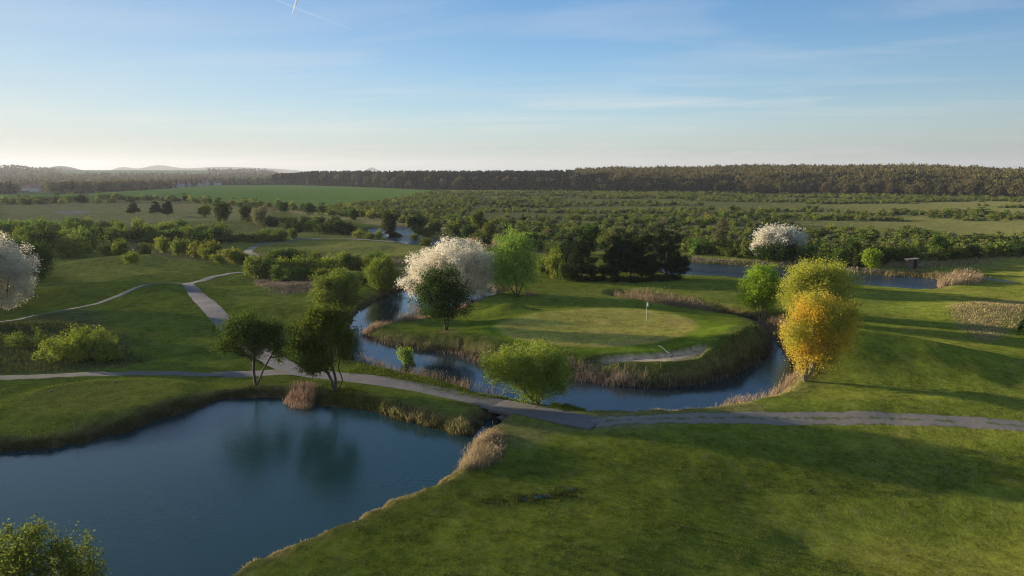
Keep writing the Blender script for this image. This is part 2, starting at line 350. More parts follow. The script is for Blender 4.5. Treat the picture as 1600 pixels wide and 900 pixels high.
def height(x, y, detail=True, want=False, cut=True):
    x = np.asarray(x, float); y = np.asarray(y, float)
    D = np.hypot(x, y)
    ypos = np.maximum(y, 1e-3); sx = 800+FPX*x/(ypos*CP)
    sx = np.where(y < 1, np.where(x < 0, -600, 2400), np.clip(sx, -600, 2400))
    near = sstep(420, 200, D)
    z = fbm(x/34., y/34., 3, 3)*0.65*(0.25+.75*near) + fbm(x/9., y/9., 8, 3)*.17*near + fbm(x/2.2, y/2.2, 14, 2)*.022*near + fbm(x/16., y/9., 19, 3)*.55*near*sstep(-14, -26, x)*sstep(58, 72, y)
    # long low rolls
    z += fbm(x/120., y/120., 21, 2)*1.2*sstep(150, 400, D)*sstep(700, 450, D)
    # wooded ridge
    fd = np.interp(sx, front_x, front_d); rh = np.interp(sx, rise_x, rise_h)
    ridge = rh*sstep(0, 330, D-fd) - 30*sstep(700, 2500, D-fd)
    # valley, fields and hills to the left
    cd = np.interp(sx, crest_x, crest_d)
    dd = [0, 1000, 1350, 1800, 2400, 3500, 4200, 9500]; zz_ = [-9, -9, -5.5, -1, 6, 24, 5, -10]
    valley = np.interp(D, dd, zz_)*sstep(0, 330, D-cd)
    left = sstep(500, 400, sx)
    z = z + ridge*(1-left) + valley*left
    def farhill(px, w, dist, depth, h): return h*np.exp(-((sx-px)/w)**2)*np.exp(-((D-dist)/depth)**2)
    z = z + farhill(95, 40, 5200, 700, 50) + farhill(10, 50, 3000, 500, 16)
    z = z + farhill(245, 34, 8300, 500, 78) + farhill(190, 22, 8300, 500, 66) + farhill(30, 30, 8300, 500, 64) + farhill(581, 14, 8600, 400, 92) + farhill(330, 70, 8300, 500, 62)+farhill(440, 90, 8300, 500, 55)
    m = D < 330
    if np.any(m):
        X = x[m]; Y = y[m]; Z = z[m]
        # island green
        Z += 0.80*np.clip(gauss(X, Y, isl[0]+1.5, isl[1], 19, 11)*1.9, 0, 1)
        gs = sdf(green_poly, X, Y); Z = np.where(gs < 4, Z*(sstep(-1, 4, gs)) + 0.80*(1-sstep(-1, 4, gs)), Z)
        Z += gp(X, Y, 795, 480, 3.2, 2.6, 1.5, 0, .8)
        Z -= 0.06*gp(X, Y, 930, 505, 8, 4, 1, 0, 1)
        # mounds on the right
        Z += 2.3*gauss(X, Y, mound[0]-2, mound[1]+1.5, 13, 6.0, -.35) + 0.7*gauss(X, Y, mound[0]-7, mound[1]-2, 5, 5)
        Z += gp(X, Y, 1545, 490, 8, 7, 1.3) + gp(X, Y, 1300, 640, 16, 2.6, .45, .05)
        # tees
        ts = sdf(tee_poly, X, Y); Z = Z + .5*plateau(ts, 2.2)
        Z += gp(X, Y, 215, 414, 15, 5, 1.7) + gp(X, Y, 150, 455, 14, 5, 1.3) + gp(X, Y, 90, 403, 8, 4, 1.5) + gp(X, Y, 480, 455, 9, 4, .6)
        Z += gp(X, Y, 1150, 398, 8, 5, 1.2)+gp(X, Y, 1560, 405, 18, 10, 1.0)
        # foreground swell
        Z -= gp(X, Y, 1480, 790, 17, 9, 1.7, -.2)
        Z += gp(X, Y, 1250, 720, 13, 4.0, .8, -.45) + gp(X, Y, 900, 840, 11, 4, .35, .2)
        # ditch dug for puddles
        for (qx, qy, r_) in ((845, 775, .75), (818, 779, .35), (763, 781, .6), (786, 784, .7), (890, 762, .8)): Z -= gp(X, Y, qx, qy, r_*.7, r_*.5, .11)
        # paths are level across
        if cut:
            for k, (ln, hw) in PL.items():
                dl = dist_line(ln, X, Y); Z -= 0.09*sstep(hw, hw-.35, dl)*(1.0 if k in ('main', 'spur') else .8)
        if cut: Z -= .30*sstep(1.35, 1.1, dist_line(BL[:-1], X, Y))
        sdm = np.full(X.shape, 1e9)
        bs = sdf(bunker_poly, X, Y)
        Z = Z - .48*sstep(.3, -.35, bs)
        for nm, poly, bw in WATERS[2:]:
            c = poly.mean(0); R = np.hypot(*(poly-c).T).max()+16; mm = np.hypot(X-c[0], Y-c[1]) < R
            if np.any(mm):
                q = sstep(16, 2, sdf(poly, X[mm], Y[mm])); Z[mm] = Z[mm]*(1-q)+(-.25)*q
        Z0 = Z.copy()
        jit = fbm(X*.9, Y*.9, 5, 4)*.5
        for nm, poly, bw in WATERS:
            c = poly.mean(0); R = np.hypot(*(poly-c).T).max()+6
            mm = np.hypot(X-c[0], Y-c[1]) < R
            if not np.any(mm): continue
            s = sdf(poly, X[mm], Y[mm]) + jit[mm]; 
            sdm_ = sdm[mm]; sdm[mm] = np.minimum(sdm_, s)
            zo = Z0[mm]; prof = sstep(0, 1, s/bw)*.75 + .25*np.clip(s/.35, 0, 1)
            zb = W + (np.maximum(zo, W+.25)-W)*prof
            zi = W - .7*np.clip(-s/1.5, 0, 1)
            Z[mm] = np.where(s > bw, Z[mm], np.where(s > 0, np.minimum(zb, np.maximum(Z[mm], W+.0)), zi))
        z[m] = Z
    if want:
        sd_all = np.full(x.shape, 1e9)
        if np.any(m): sd_all[m] = sdm
        return z, sd_all, sx, D
    return z

def hz(x, y): return float(height(np.array([x]), np.array([y]))[0])
def hit(px, py):
    z = 0.0
    for i in range(14):
        x, y = pz(px, py, z); z2 = hz(x, y); z = z+(z2-z)*.6
    return x, y, z2

# ------------------------------------------------------------------ ground sheet
az = np.concatenate([np.arange(-180, -60, 5), np.arange(-60, -41, .8), np.arange(-41, 41, .125), np.arange(41, 60, .8), np.arange(60, 181, 5)])
rad = [0.3, 4, 9, 14, 18, 22, 25]
d = 26.5
while d < 9300:
    rad.append(d); d += max(.24, d*d/(CAM_H*FPX)*1.5) if d < 620 else d*.022
rad.append(9300); rad = np.array(rad)
A_, R_ = np.meshgrid(np.radians(az), rad)
gx = (R_*np.sin(A_)).ravel(); gy = (R_*np.cos(A_)).ravel()
gz, gsd, gsx, gD = height(gx, gy, want=True)
nr, na = A_.shape
print('ground grid', nr, na)
ii = (np.arange(nr-1)[:, None]*na + np.arange(na-1)[None, :]).ravel()
GF = np.stack([ii, ii+1, ii+1+na, ii+na], 1)[:, ::-1]
g_me = mesh_np('ground', np.stack([gx, gy, gz], 1), GF, M['ground'], smooth=True)

def region(px_list, soft=1.0, z=0.0, jag=0.0, D0=0):
    poly = P(px_list, z)
    s = np.full(gx.shape, 1e9); c = poly.mean(0); R = np.hypot(*(poly-c).T).max()+soft*3+3
    mm = np.hypot(gx-c[0], gy-c[1]) < R
    s[mm] = sdf(poly, gx[mm], gy[mm])
    if jag: s = s + fbm(gx/jag, gy/jag, 31, 3)*jag*.8
    return sstep(soft, -soft, s)
tint = np.zeros((len(gx), 3)); tint[:] = (.115, .150, .020)
rghn = np.full(len(gx), .55)
def paint(mask, c, rg=None, k=1.0):
    global tint, rghn
    mk = (mask*k)[:, None]; tint[:] = tint*(1-mk)+np.array(c)*mk
    if rg is not None: rghn[:] = rghn*(1-mask*k)+rg*mask*k
n_a = fbm(gx/14, gy/14, 41, 4); n_b = fbm(gx/3.5, gy/3.5, 43, 4); n_c = fbm(gx/45, gy/45, 47, 3)
paint(sstep(-.1, .5, n_a), (.150, .165, .030), k=.7)
paint(sstep(.0, .6, n_b), (.095, .135, .018), k=.5)
# middle distance fairways: paler, drier
paint(sstep(110, 170, gD), (.150, .170, .038), .5, .6)
paint(sstep(-.2, .3, n_c)*sstep(150, 260, gD), (.27, .245, .095), .6, .6)
# scrub ground to the right / behind
scrub_px = [(470, 330), (545, 322), (680, 300), (1000, 301), (1700, 304), (1800, 400), (1560, 400), (1490, 410), (1380, 410), (1250, 403), (1180, 400), (1080, 392), (900, 388), (800, 380), (760, 360), (640, 348)]
scr = region(scrub_px, 8, jag=10)
paint(scr, (.120, .135, .050), .9, .95)
paint(scr*sstep(-.05, .35, fbm(gx/60, gy/22, 51, 4)), (.125, .140, .052), .9, .8)
# crop field
crop = region([(0, 298), (130, 300), (260, 293), (340, 289), (470, 289), (640, 296), (700, 299), (660, 303), (540, 326), (430, 320), (330, 312), (250, 306), (0, 308), (-800, 313), (-800, 296)], 3)
paint(crop, (.125, .225, .040), .1)
paint(crop*sstep(.0, .5, fbm(gx/150, gy/40, 55, 2)), (.155, .235, .055), .1, .6)
# left valley: woods and fields
vl = sstep(520, 420, gsx)*sstep(0, 40, gD-np.interp(gsx, crest_x, crest_d))
paint(vl, (.050, .062, .030), .5)
def sxy(x0, x1, soft=15): return sstep(x0-soft, x0+soft, gsx)*sstep(x1+soft, x1-soft, gsx)
paint(vl*sxy(90, 330)*sstep(2300, 2400, gD)*sstep(3900, 3700, gD), (.12, .20, .06), .2)
paint(vl*sxy(20, 70, 8)*sstep(960, 1000, gD)*sstep(1100, 1050, gD), (.12, .2, .05), .2)
paint(vl*sstep(4000, 4400, gD)*sstep(-.2, .3, fbm(gx/700, gy/300, 61, 3)), (.14, .19, .08), .2, .8)
# forest floor
ff = sstep(-6, 4, gD-np.interp(gsx, front_x, front_d))*sstep(415, 435, gsx)
paint(ff, (.05, .05, .022), .6)
# rough / heath patches (photo polygons)
ROUGH = [([(395, 412), (440, 405), (620, 415), (640, 430), (560, 445), (495, 460), (430, 462), (400, 450)], (.20, .155, .085)),
         ([(170, 385), (330, 380), (400, 395), (400, 415), (320, 410), (190, 408)], (.15, .13, .06)),
         ([(-200, 470), (0, 500), (130, 476), (165, 500), (230, 560), (60, 578), (-200, 584)], (.085, .095, .035)),
         ([(390, 395), (520, 398), (620, 402), (630, 415), (520, 412), (400, 408)], (.16, .13, .07)),
         ([(1485, 480), (1540, 467), (1640, 463), (1700, 470), (1640, 485), (1580, 505), (1560, 530), (1530, 530), (1490, 500)], (.21, .19, .075)),
         ([(1380, 400), (1500, 403), (1560, 395), (1700, 395), (1700, 402), (1560, 408), (1500, 414), (1400, 414)], (.30, .23, .13)),
         ([(400, 318), (560, 328), (700, 345), (800, 352), (800, 358), (560, 340), (400, 330)], (.21, .165, .085)),
         ([(0, 315), (200, 314), (340, 318), (340, 323), (0, 321)], (.16, .13, .06)),
         ([(660, 374), (800, 378), (800, 386), (660, 382)], (.22, .17, .10)),
         ([(960, 640), (1200, 640), (1200, 652), (960, 655), (900, 650)], (.16, .15, .055)),
         ([(700, 650), (800, 655), (900, 670), (800, 690), (720, 700)], (.15, .155, .05)),
         ([(1210, 620), (1290, 575), (1330, 548), (1290, 590), (1250, 625), (1160, 632)], (.23, .22, .08))]
for pl, c_ in ROUGH: paint(region(pl, 1.2, jag=2.0), c_, 1.0, .9)
# fairway cuts
for pl, c_ in [([(330, 447), (480, 462), (560, 470), (520, 490), (400, 480), (340, 462)], (.175, .205, .035)),
               ([(600, 402), (430, 388), (560, 377), (680, 384), (720, 396)], (.26, .255, .070)),
               ([(90, 430), (90, 408), (300, 405), (320, 425), (150, 440)], (.25, .25, .05)),  # tee mound: low sunlight painted in as a paler, golden turf colour
               ([(0, 320), (120, 316), (340, 318), (420, 330), (420, 345), (200, 352), (0, 352)], (.31, .275, .11)),
               ([(430, 325), (560, 338), (800, 356), (800, 364), (640, 356), (480, 340)], (.38, .31, .13)),
               ([(840, 452), (1150, 456), (1150, 480), (1060, 476), (850, 462)], (.145, .175, .035)),
               ([(1340, 452), (1480, 458), (1470, 490), (1340, 500)], (.12, .165, .026)),
               ([(700, 690), (1000, 700), (1300, 900), (600, 930), (500, 860)], (.108, .145, .018))]:
    paint(region(pl, 2.5, jag=4.0), c_, .4, .7)
gm = region([(0, 0)]*3) if False else None
sg = np.full(gx.shape, 1e9); mm_ = gD < 130
sg[mm_] = sdf(green_poly, gx[mm_], gy[mm_])
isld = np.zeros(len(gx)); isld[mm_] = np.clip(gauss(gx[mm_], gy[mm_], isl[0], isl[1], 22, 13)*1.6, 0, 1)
paint(isld, (.105, .165, .016), .35)
paint(sstep(.9, -.6, sg), (.265, .262, .058), .04)
paint(sstep(.3, -.3, sg)*sstep(.1, .5, fbm(gx/5, gy/3, 71, 3)), (.30, .235, .085), .04, .6)
st = np.full(gx.shape, 1e9); st[mm_] = sdf(tee_poly, gx[mm_], gy[mm_])
paint(sstep(.3, -.3, st), (.155, .165, .03), .25)
sb = np.full(gx.shape, 1e9); sb[mm_] = sdf(bunker_poly, gx[mm_], gy[mm_])
paint(sstep(.15, -.15, sb), (.42, .35, .26), .05)
paint(region([(80, 336), (95, 331), (140, 331), (142, 334), (120, 337)], .5), (.30, .26, .19), .05)
paint(sstep(4.2, 2.4, gsd)*sstep(.5, 1.5, gsd)*sstep(.06, .3, isld)*sstep(-.4, .3, sg), (.062, .085, .018), .9, .85)  # front bank of the island: its shade is painted into the rough grass colour
# banks: bare soil and straw at the water line
bk = sstep(2.2, .4, gsd)
paint(bk, (.12, .10, .045), .9, .75)
paint(sstep(.7, .2, gsd), (.05, .04, .022), .9)
fs = region([(752, 686), (735, 705), (725, 740), (712, 750), (640, 790), (520, 843), (370, 908), (250, 975), (230, 950), (370, 895), (520, 832), (640, 780), (700, 745), (725, 700), (740, 684)], .35, W)
paint(fs, (.30, .22, .11), .8, .95)
# churned dark soil at the puddles, worn earth at the end of the bridge
for (qx, qy, r_) in ((763, 781, .5), (786, 785, .5), (890, 760, .7), (880, 752, .5), (845, 775, .8)):
    cx, cy = pz(qx, qy); paint(gauss(gx, gy, cx, cy, r_*.6, r_*.4), (.07, .075, .03), .9, .8)
cx, cy = pz(960, 662); paint(gauss(gx, gy, cx, cy, 2.6, 1.1), (.24, .20, .15), .6, .8)
for (qx, qy, r_) in ((697, 516, 1.3), (400, 602, 1.0), (525, 612, .8)):
    cx, cy = pz(qx, qy, .3); paint(gauss(gx, gy, cx, cy, r_, r_*.8), (.16, .12, .08), .7, .8)
tint[:, 0] *= 1.09; tint[:, 2] *= .92
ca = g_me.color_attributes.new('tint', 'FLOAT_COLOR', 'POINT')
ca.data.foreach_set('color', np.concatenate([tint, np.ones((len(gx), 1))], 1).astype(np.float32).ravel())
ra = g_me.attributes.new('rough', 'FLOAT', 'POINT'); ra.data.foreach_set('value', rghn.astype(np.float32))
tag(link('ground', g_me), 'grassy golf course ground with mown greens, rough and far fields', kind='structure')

# ------------------------------------------------------------------ water sheets
def water_sheet(name, poly, mat, label, step):
    lo = poly.min(0)-3; hi = poly.max(0)+3
    xs = np.arange(lo[0], hi[0]+step, step); ys = np.arange(lo[1], hi[1]+step, step)
    X, Y = np.meshgrid(xs, ys); s = sdf(poly, X.ravel(), Y.ravel()).reshape(X.shape)
    near_ = s < 1.2
    ok = near_[:-1, :-1] | near_[1:, :-1] | near_[:-1, 1:] | near_[1:, 1:]
    j, i = np.nonzero(ok); w = X.shape[1]
    F = np.stack([j*w+i, j*w+i+1, (j+1)*w+i+1, (j+1)*w+i], 1)
    used, inv = np.unique(F, return_inverse=True)
    V = np.stack([X.ravel(), Y.ravel(), np.full(X.size, W)], 1)[used]
    o = link(name, mesh_np(name, V, inv.reshape(F.shape), mat)); tag(o, label, kind='structure'); return o
wl_ = {n_: p_ for n_, p_, b_ in WATERS}
water_sheet('pond', wl_['near'], M['water_near'], 'large dark blue pond filling the lower left of the view', 1.0)
water_sheet('moat', wl_['moat'], M['water'], 'curved water channel wrapping round the raised putting green', 0.8)
water_sheet('pond', wl_['east'], M['water_far'], 'narrow pond beyond the yellow trees on the right', 1.5)
water_sheet('pond', wl_['far'], M['water_far'], 'distant pond behind the dark conifer and dry reeds', 1.5)
water_sheet('pond', wl_['mini'], M['water_far'], 'small sliver of water between the willow and the pines', 1.0)

# ------------------------------------------------------------------ paths
def strip(name, line, hw, mat, label, zmin=-9, lift=.022, jag=0.0, ncross=7, step=.45, seed=1, end_taper=False):
    ln = resample(line, step); T_ = np.gradient(ln, axis=0); T_ /= np.hypot(*T_.T)[:, None]; Nn = np.stack([-T_[:, 1], T_[:, 0]], 1)
    hws = np.full(len(ln), hw) if not hasattr(hw, '__len__') else np.interp(np.linspace(0, 1, len(ln)), np.linspace(0, 1, len(hw)), hw)
    s = np.arange(len(ln))*step
    L = hws + jag*fbm(s/1.3, s*0+3, seed, 3); Rr = hws + jag*fbm(s/1.3, s*0+9, seed+5, 3)
    V = []
    ts = np.linspace(-1, 1, ncross)
    for t in ts:
        w_ = np.where(t < 0, L*t, Rr*t); q = ln+Nn*w_[:, None]
        z_ = np.maximum(height(q[:, 0], q[:, 1], cut=False), zmin); D_ = np.hypot(q[:, 0], q[:, 1])
        z_ = z_ - (.09 if abs(t) < 0 else 0) + lift*0 + .004 + D_*0.0004 - (0.05 if abs(t) > .99 else 0.03)
        V.append(np.column_stack([q, z_]))
    V = np.stack(V, 1).reshape(-1, 3); n_ = len(ln); i = (np.arange(n_-1)[:, None]*ncross+np.arange(ncross-1)[None]).ravel()
    F = np.stack([i, i+ncross, i+ncross+1, i+1], 1)
    me = mesh_np(name, V, F, mat, smooth=True)
    cr = me.attributes.new('across', 'FLOAT', 'POINT'); cr.data.foreach_set('value', np.tile(ts, n_).astype(np.float32))
    return tag(link(name, me), label, kind='structure')
def track_mat(name, earth1, earth2, grassmix, width=.35, mid=True):
    m, n, l = new_mat(name); out = N(n, 'ShaderNodeOutputMaterial'); p = N(n, 'ShaderNodeBsdfPrincipled', Roughness=.95)
    at = N(n, 'ShaderNodeAttribute', attribute_name='across'); geo = N(n, 'ShaderNodeNewGeometry')
    nz = N(n, 'ShaderNodeTexNoise', Scale=1.4, Detail=6.0, Roughness=.65); l.new(geo.outputs['Position'], nz.inputs['Vector'])
    n3 = N(n, 'ShaderNodeTexNoise', Scale=9.0, Detail=4.0, Roughness=.6); l.new(geo.outputs['Position'], n3.inputs['Vector'])
    mx = N(n, 'ShaderNodeMix', data_type='RGBA'); l.new(n3.outputs['Fac'], mx.inputs[0]); mx.inputs[6].default_value = (*earth1, 1); mx.inputs[7].default_value = (*earth2, 1)
    ab = N(n, 'ShaderNodeMath', operation='ABSOLUTE'); l.new(at.outputs['Fac'], ab.inputs[0])
    def mr(v, a, b, c, d_):
        q = N(n, 'ShaderNodeMapRange'); l.new(v, q.inputs['Value'])
        for k_, x_ in zip(('From Min', 'From Max', 'To Min', 'To Max'), (a, b, c, d_)): q.inputs[k_].default_value = x_
        return q.outputs[0]
    edge = mr(ab.outputs[0], .55, 1.0, 0, .75); cen = mr(ab.outputs[0], 0, width, .50 if mid else 0, 0)
    s_ = N(n, 'ShaderNodeMath', operation='ADD'); l.new(edge, s_.inputs[0]); l.new(cen, s_.inputs[1])
    s2 = N(n, 'ShaderNodeMath', operation='ADD'); l.new(s_.outputs[0], s2.inputs[0]); l.new(mr(nz.outputs['Fac'], .3, .7, -.4, .55), s2.inputs[1])
    f = mr(s2.outputs[0], .35, .6, 0, grassmix)
    m2 = N(n, 'ShaderNodeMix', data_type='RGBA'); l.new(f, m2.inputs[0]); l.new(mx.outputs[2], m2.inputs[6]); m2.inputs[7].default_value = (.085, .115, .024, 1)
    l.new(m2.outputs[2], p.inputs['Base Color'])
    b = N(n, 'ShaderNodeBump', Strength=.6, Distance=.05); l.new(nz.outputs['Fac'], b.inputs['Height']); l.new(b.outputs[0], p.inputs['Normal']); l.new(p.outputs[0], out.inputs[0]); return m
M['asphalt'] = rough_mat('path_asphalt', (.10, .090, .084), (.145, .13, .118), 1.6, .9, .25, 14)
M['earth'] = track_mat('earth_track', (.155, .13, .10), (.27, .225, .17), .95)
M['earth_dark'] = track_mat('dark_earth_track', (.09, .08, .07), (.17, .15, .125), .95)
M['gravel'] = track_mat('gravel_track', (.105, .10, .095), (.16, .155, .145), .8, .30)
M['concrete'] = rough_mat('slab_concrete', (.125, .115, .105), (.17, .155, .14), 2.5, .9, .2, 10)
strip('path', PL['main'][0], [.75, .8, .9, 1.2, 1.2, 1.15, 1.15, 1.15, 1.25], M['asphalt'], 'grey paved cart path winding from the fork down past the two pond trees', zmin=-.12, jag=.10)
strip('path', PL['spur'][0], .95, M['asphalt'], 'short paved arm of the path running left behind the first pond tree', jag=.10, seed=4)
strip('gravel_track', PL['west'][0], .42, M['gravel'], 'narrow grey track with a grassy middle running to the left edge', jag=.15, seed=9)
strip('earth_track', PL['left'][0], .7, M['earth_dark'], 'worn earth track behind the oval tee mound on the left', jag=.3, seed=12)
strip('earth_track', PL['right'][0], 1.05, M['earth'], 'rutted earth track leading right from the concrete bridge', jag=.35, seed=15)
strip('gravel_track', PL['north'][0], 1.0, M['gravel'], 'curving gravel track climbing into the middle distance', jag=.15, seed=18)
strip('gravel_patch', PL['east'][0], 1.1, M['gravel'], 'patch of grey gravel at the end of the right hand pond', jag=.3, seed=22)

# ------------------------------------------------------------------ small solid builders
def box_v(cx, cy, cz, sx, sy, sz, rz=0.0):
    v = np.array([[a*sx/2, b*sy/2, c*sz/2] for c in (-1, 1) for a, b in ((-1, -1), (1, -1), (1, 1), (-1, 1))])
    c, s = math.cos(rz), math.sin(rz); R = np.array([[c, -s, 0], [s, c, 0], [0, 0, 1]])
    return v@R.T+np.array([cx, cy, cz])
BOXF = np.array([[0, 3, 2, 1], [4, 5, 6, 7], [0, 1, 5, 4], [1, 2, 6, 5], [2, 3, 7, 6], [3, 0, 4, 7]])
def boxes(name, bl, mat, parent=None, bevel=0.0):
    V = np.concatenate([box_v(*b) for b in bl]); F = np.concatenate([BOXF+8*i for i in range(len(bl))])
    o = link(name, mesh_np(name, V, F, mat), parent)
    if bevel:
        md = o.modifiers.new('b', 'BEVEL'); md.width = bevel; md.segments = 1
    return o
def tubes(segs, sides=6):
    """segs: (p0, p1, r0, r1) arrays -> V, F"""
    p0, p1, r0, r1 = [np.asarray(a, float) for a in segs]; n_ = len(p0)
    d_ = p1-p0; d_ /= np.linalg.norm(d_, axis=1)[:, None]+1e-9
    ref = np.where(np.abs(d_[:, 2:3]) > .9, np.array([[1., 0, 0]]), np.array([[0, 0, 1.]]))
    a = np.cross(d_, ref); a /= np.linalg.norm(a, axis=1)[:, None]; b = np.cross(d_, a)
    th = np.arange(sides)/sides*2*math.pi; c = np.cos(th)[None, :, None]; s = np.sin(th)[None, :, None]
    ring = a[:, None]*c+b[:, None]*s
    V = np.concatenate([p0[:, None]+ring*r0[:, None, None], p1[:, None]+ring*r1[:, None, None]], 1).reshape(-1, 3)
    k = np.arange(sides); base = (np.arange(n_)*2*sides)[:, None]
    F = np.stack([base+k, base+(k+1) % sides, base+sides+(k+1) % sides, base+sides+k], 2).reshape(-1, 4)
    return V, F
def empty(name, loc, label, cat, group=None, rz=0.0):
    o = bpy.data.objects.new(name, None); col.objects.link(o); o.location = loc; o.rotation_euler = (0, 0, rz); o.empty_display_size = .3
    return tag(o, label, cat, group)

# ------------------------------------------------------------------ trees
def leaf_cards(Pn, size, rng, asp=.5, droop=0.0):
    n_ = len(Pn); a = rng.normal(size=(n_, 3)); a[:, 2] -= droop; a /= np.linalg.norm(a, axis=1)[:, None]
    r = rng.normal(size=(n_, 3)); b = np.cross(a, r); b /= np.linalg.norm(b, axis=1)[:, None]+1e-9
    s = size*(.6+.8*rng.random((n_, 1)))
    V = np.stack([Pn-a*s, Pn+b*s*asp, Pn+a*s, Pn-b*s*asp], 1).reshape(-1, 3)
    F = np.arange(n_*4).reshape(n_, 4); return V, F

def crown_tips(ells, n, rng, shell=3.2, gap=0.0, seed=0, shoots=.10):
    vol = np.array([e[3]*e[4]*e[5] for e in ells]); k = rng.choice(len(ells), size=n*4, p=vol/vol.sum())
    d_ = rng.normal(size=(n*4, 3)); d_ /= np.linalg.norm(d_, axis=1)[:, None]
    r = rng.random(n*4)**(1/shell)
    # ragged outline
    r *= 1+.42*(vnoise(d_[:, 0]*2.6+20*k, d_[:, 1]*2.6+d_[:, 2]*2.1, seed)-.52)
    E = np.array(ells)[k]; Q = E[:, :3]+d_*r[:, None]*E[:, 3:6]
    ns = int(n*shoots)
    if ns:
        up = d_.copy(); up[:, 2] = np.abs(up[:, 2])*1.2+.15; up /= np.linalg.norm(up, axis=1)[:, None]
        Q[:ns] = (E[:, :3]+up*E[:, 3:6]*(1.02+.22*rng.random((len(k), 1))))[:ns]
    if gap:
        g = fbm(Q[:, 0]*.9+Q[:, 1]*.5, Q[:, 2]*.9-Q[:, 1]*.6, seed+3, 2); Q = Q[g > gap-.5]
    return Q[:n]

def skeleton(stems, tips, rng, seg=.55, r_tip=.010, expo=.46, rmax=.3):
    pos = []; par = []
    stem_nodes = []
    for st_ in stems:
        st_ = np.array(st_, float); prev = -1
        for i in range(len(st_)):
            pos.append(st_[i]); par.append(prev); prev = len(pos)-1; stem_nodes.append(prev)
    P_ = np.array(pos); base = P_[0]
    dist = np.array([np.min(np.linalg.norm(P_-t, axis=1)) for t in tips]); order = np.argsort(dist)
    tipn = []
    PA = np.zeros((len(pos)+len(tips)*30+10, 3)); PA[:len(pos)] = P_; cnt = len(pos)
    for ti in order:
        t = tips[ti]; Q = PA[:cnt]; dv = t-Q; dd_ = np.linalg.norm(dv, axis=1)
        pen = dd_*(1+.9*np.clip(-dv[:, 2]/(dd_+1e-6), 0, 1)) + .22*np.linalg.norm(Q-base, axis=1)
        j = int(np.argmin(pen)); L = dd_[j]; m_ = max(1, min(28, int(L/seg)))
        a = Q[j].copy(); prev = j; wob = rng.normal(size=3)*.10*L; wob[2] += .10*L
        for s in range(1, m_+1):
            f = s/m_; q = a+(t-a)*f+wob*math.sin(f*math.pi)
            PA[cnt] = q; par.append(prev); prev = cnt; cnt += 1
        tipn.append(prev)
    par = np.array(par); w = np.zeros(cnt); w[tipn] += 1
    for i in range(cnt-1, -1, -1):
        if par[i] >= 0: w[par[i]] += w[i]
    r = np.minimum(r_tip*np.maximum(w, 1)**expo, rmax)
    idx = np.nonzero(par >= 0)[0]
    return PA[par[idx]], PA[idx], r[par[idx]], r[idx]

def make_tree(kind, loc, stems, ells, ntips, nleaf, lsize, mat, label, cat='tree', group=None, seed=1, bark='bark', sigma=.33, shell=3.2, gap=0.0,
              r_tip=.010, rmax=.22, droop=0., root='tree', asp=.5, rz=0.0, names=('trunk', 'crown'), flat=1.0, expo=.46):
    rng = np.random.default_rng(seed)
    tips = crown_tips(ells, ntips, rng, shell, gap, seed)
    segs = skeleton(stems, tips, rng, r_tip=r_tip, rmax=rmax, expo=expo)
    TV, TF = tubes(segs, 6)
    per = max(1, nleaf//len(tips)); w = rng.integers(int(per*.5), int(per*1.5)+1, size=len(tips))
    C = np.repeat(tips, w, axis=0); off = rng.normal(size=C.shape)*sigma*.86; off[:, 2] *= flat
    if droop: off[:, 2] -= np.abs(rng.normal(size=len(C)))*droop
    Q = C+off; Q = Q[Q[:, 2] > .05]
    LV, LF = leaf_cards(Q, lsize, rng, asp, droop)
    ro = empty(root, loc, label, cat, group, rz)
    a = link(names[0], mesh_np(names[0], TV, TF, M[bark], smooth=True), ro)
    b = link(names[1], mesh_np(names[1], LV, LF, M[mat]), ro)
    return ro

def depth_of(x, y, z): return y*CP+(CAM_H-z)*SP
def tree_px(base, ells, stems, **kw):
    """base, crown ellipses (cx, cy, rx, ry) and stem points given in photo pixels; built upright at the real distance and size"""
    x, y, z = hit(*base); m_ = depth_of(x, y, z)/FPX
    E = [((cx-base[0])*m_, dy_*m_ if False else (e[4] if len(e) > 4 else 0.0), (base[1]-cy)*m_*1.02, rx*m_, rx*m_*.85, ry*m_) for e in ells for (cx, cy, rx, ry) in [e[:4]] for dy_ in [0]]
    S = []
    for st_ in stems:
        pts = [((px-base[0])*m_, (i*.13*((hash((base[0], k)) % 7)-3)/3.0), (base[1]-py)*m_*1.02) for i, (px, py) in enumerate(st_) for k in [len(S)]]
        pts[0] = (pts[0][0]*(.3 if abs(st_[0][1]-base[1]) < 4 else 1), 0, pts[0][2]-.15)
        S.append(resample3(pts, .4))
    kw.setdefault('root', 'tree')
    return make_tree('t', (x, y, z), S, E, **kw)
def resample3(pts, step):
    pts = np.array(pts, float); seg = np.linalg.norm(np.diff(pts, axis=0), axis=1); s = np.concatenate([[0], np.cumsum(seg)])
    n_ = max(3, int(s[-1]/step)+1); t = np.linspace(0, s[-1], n_)
    return np.stack([np.interp(t, s, pts[:, i]) for i in range(3)], 1)

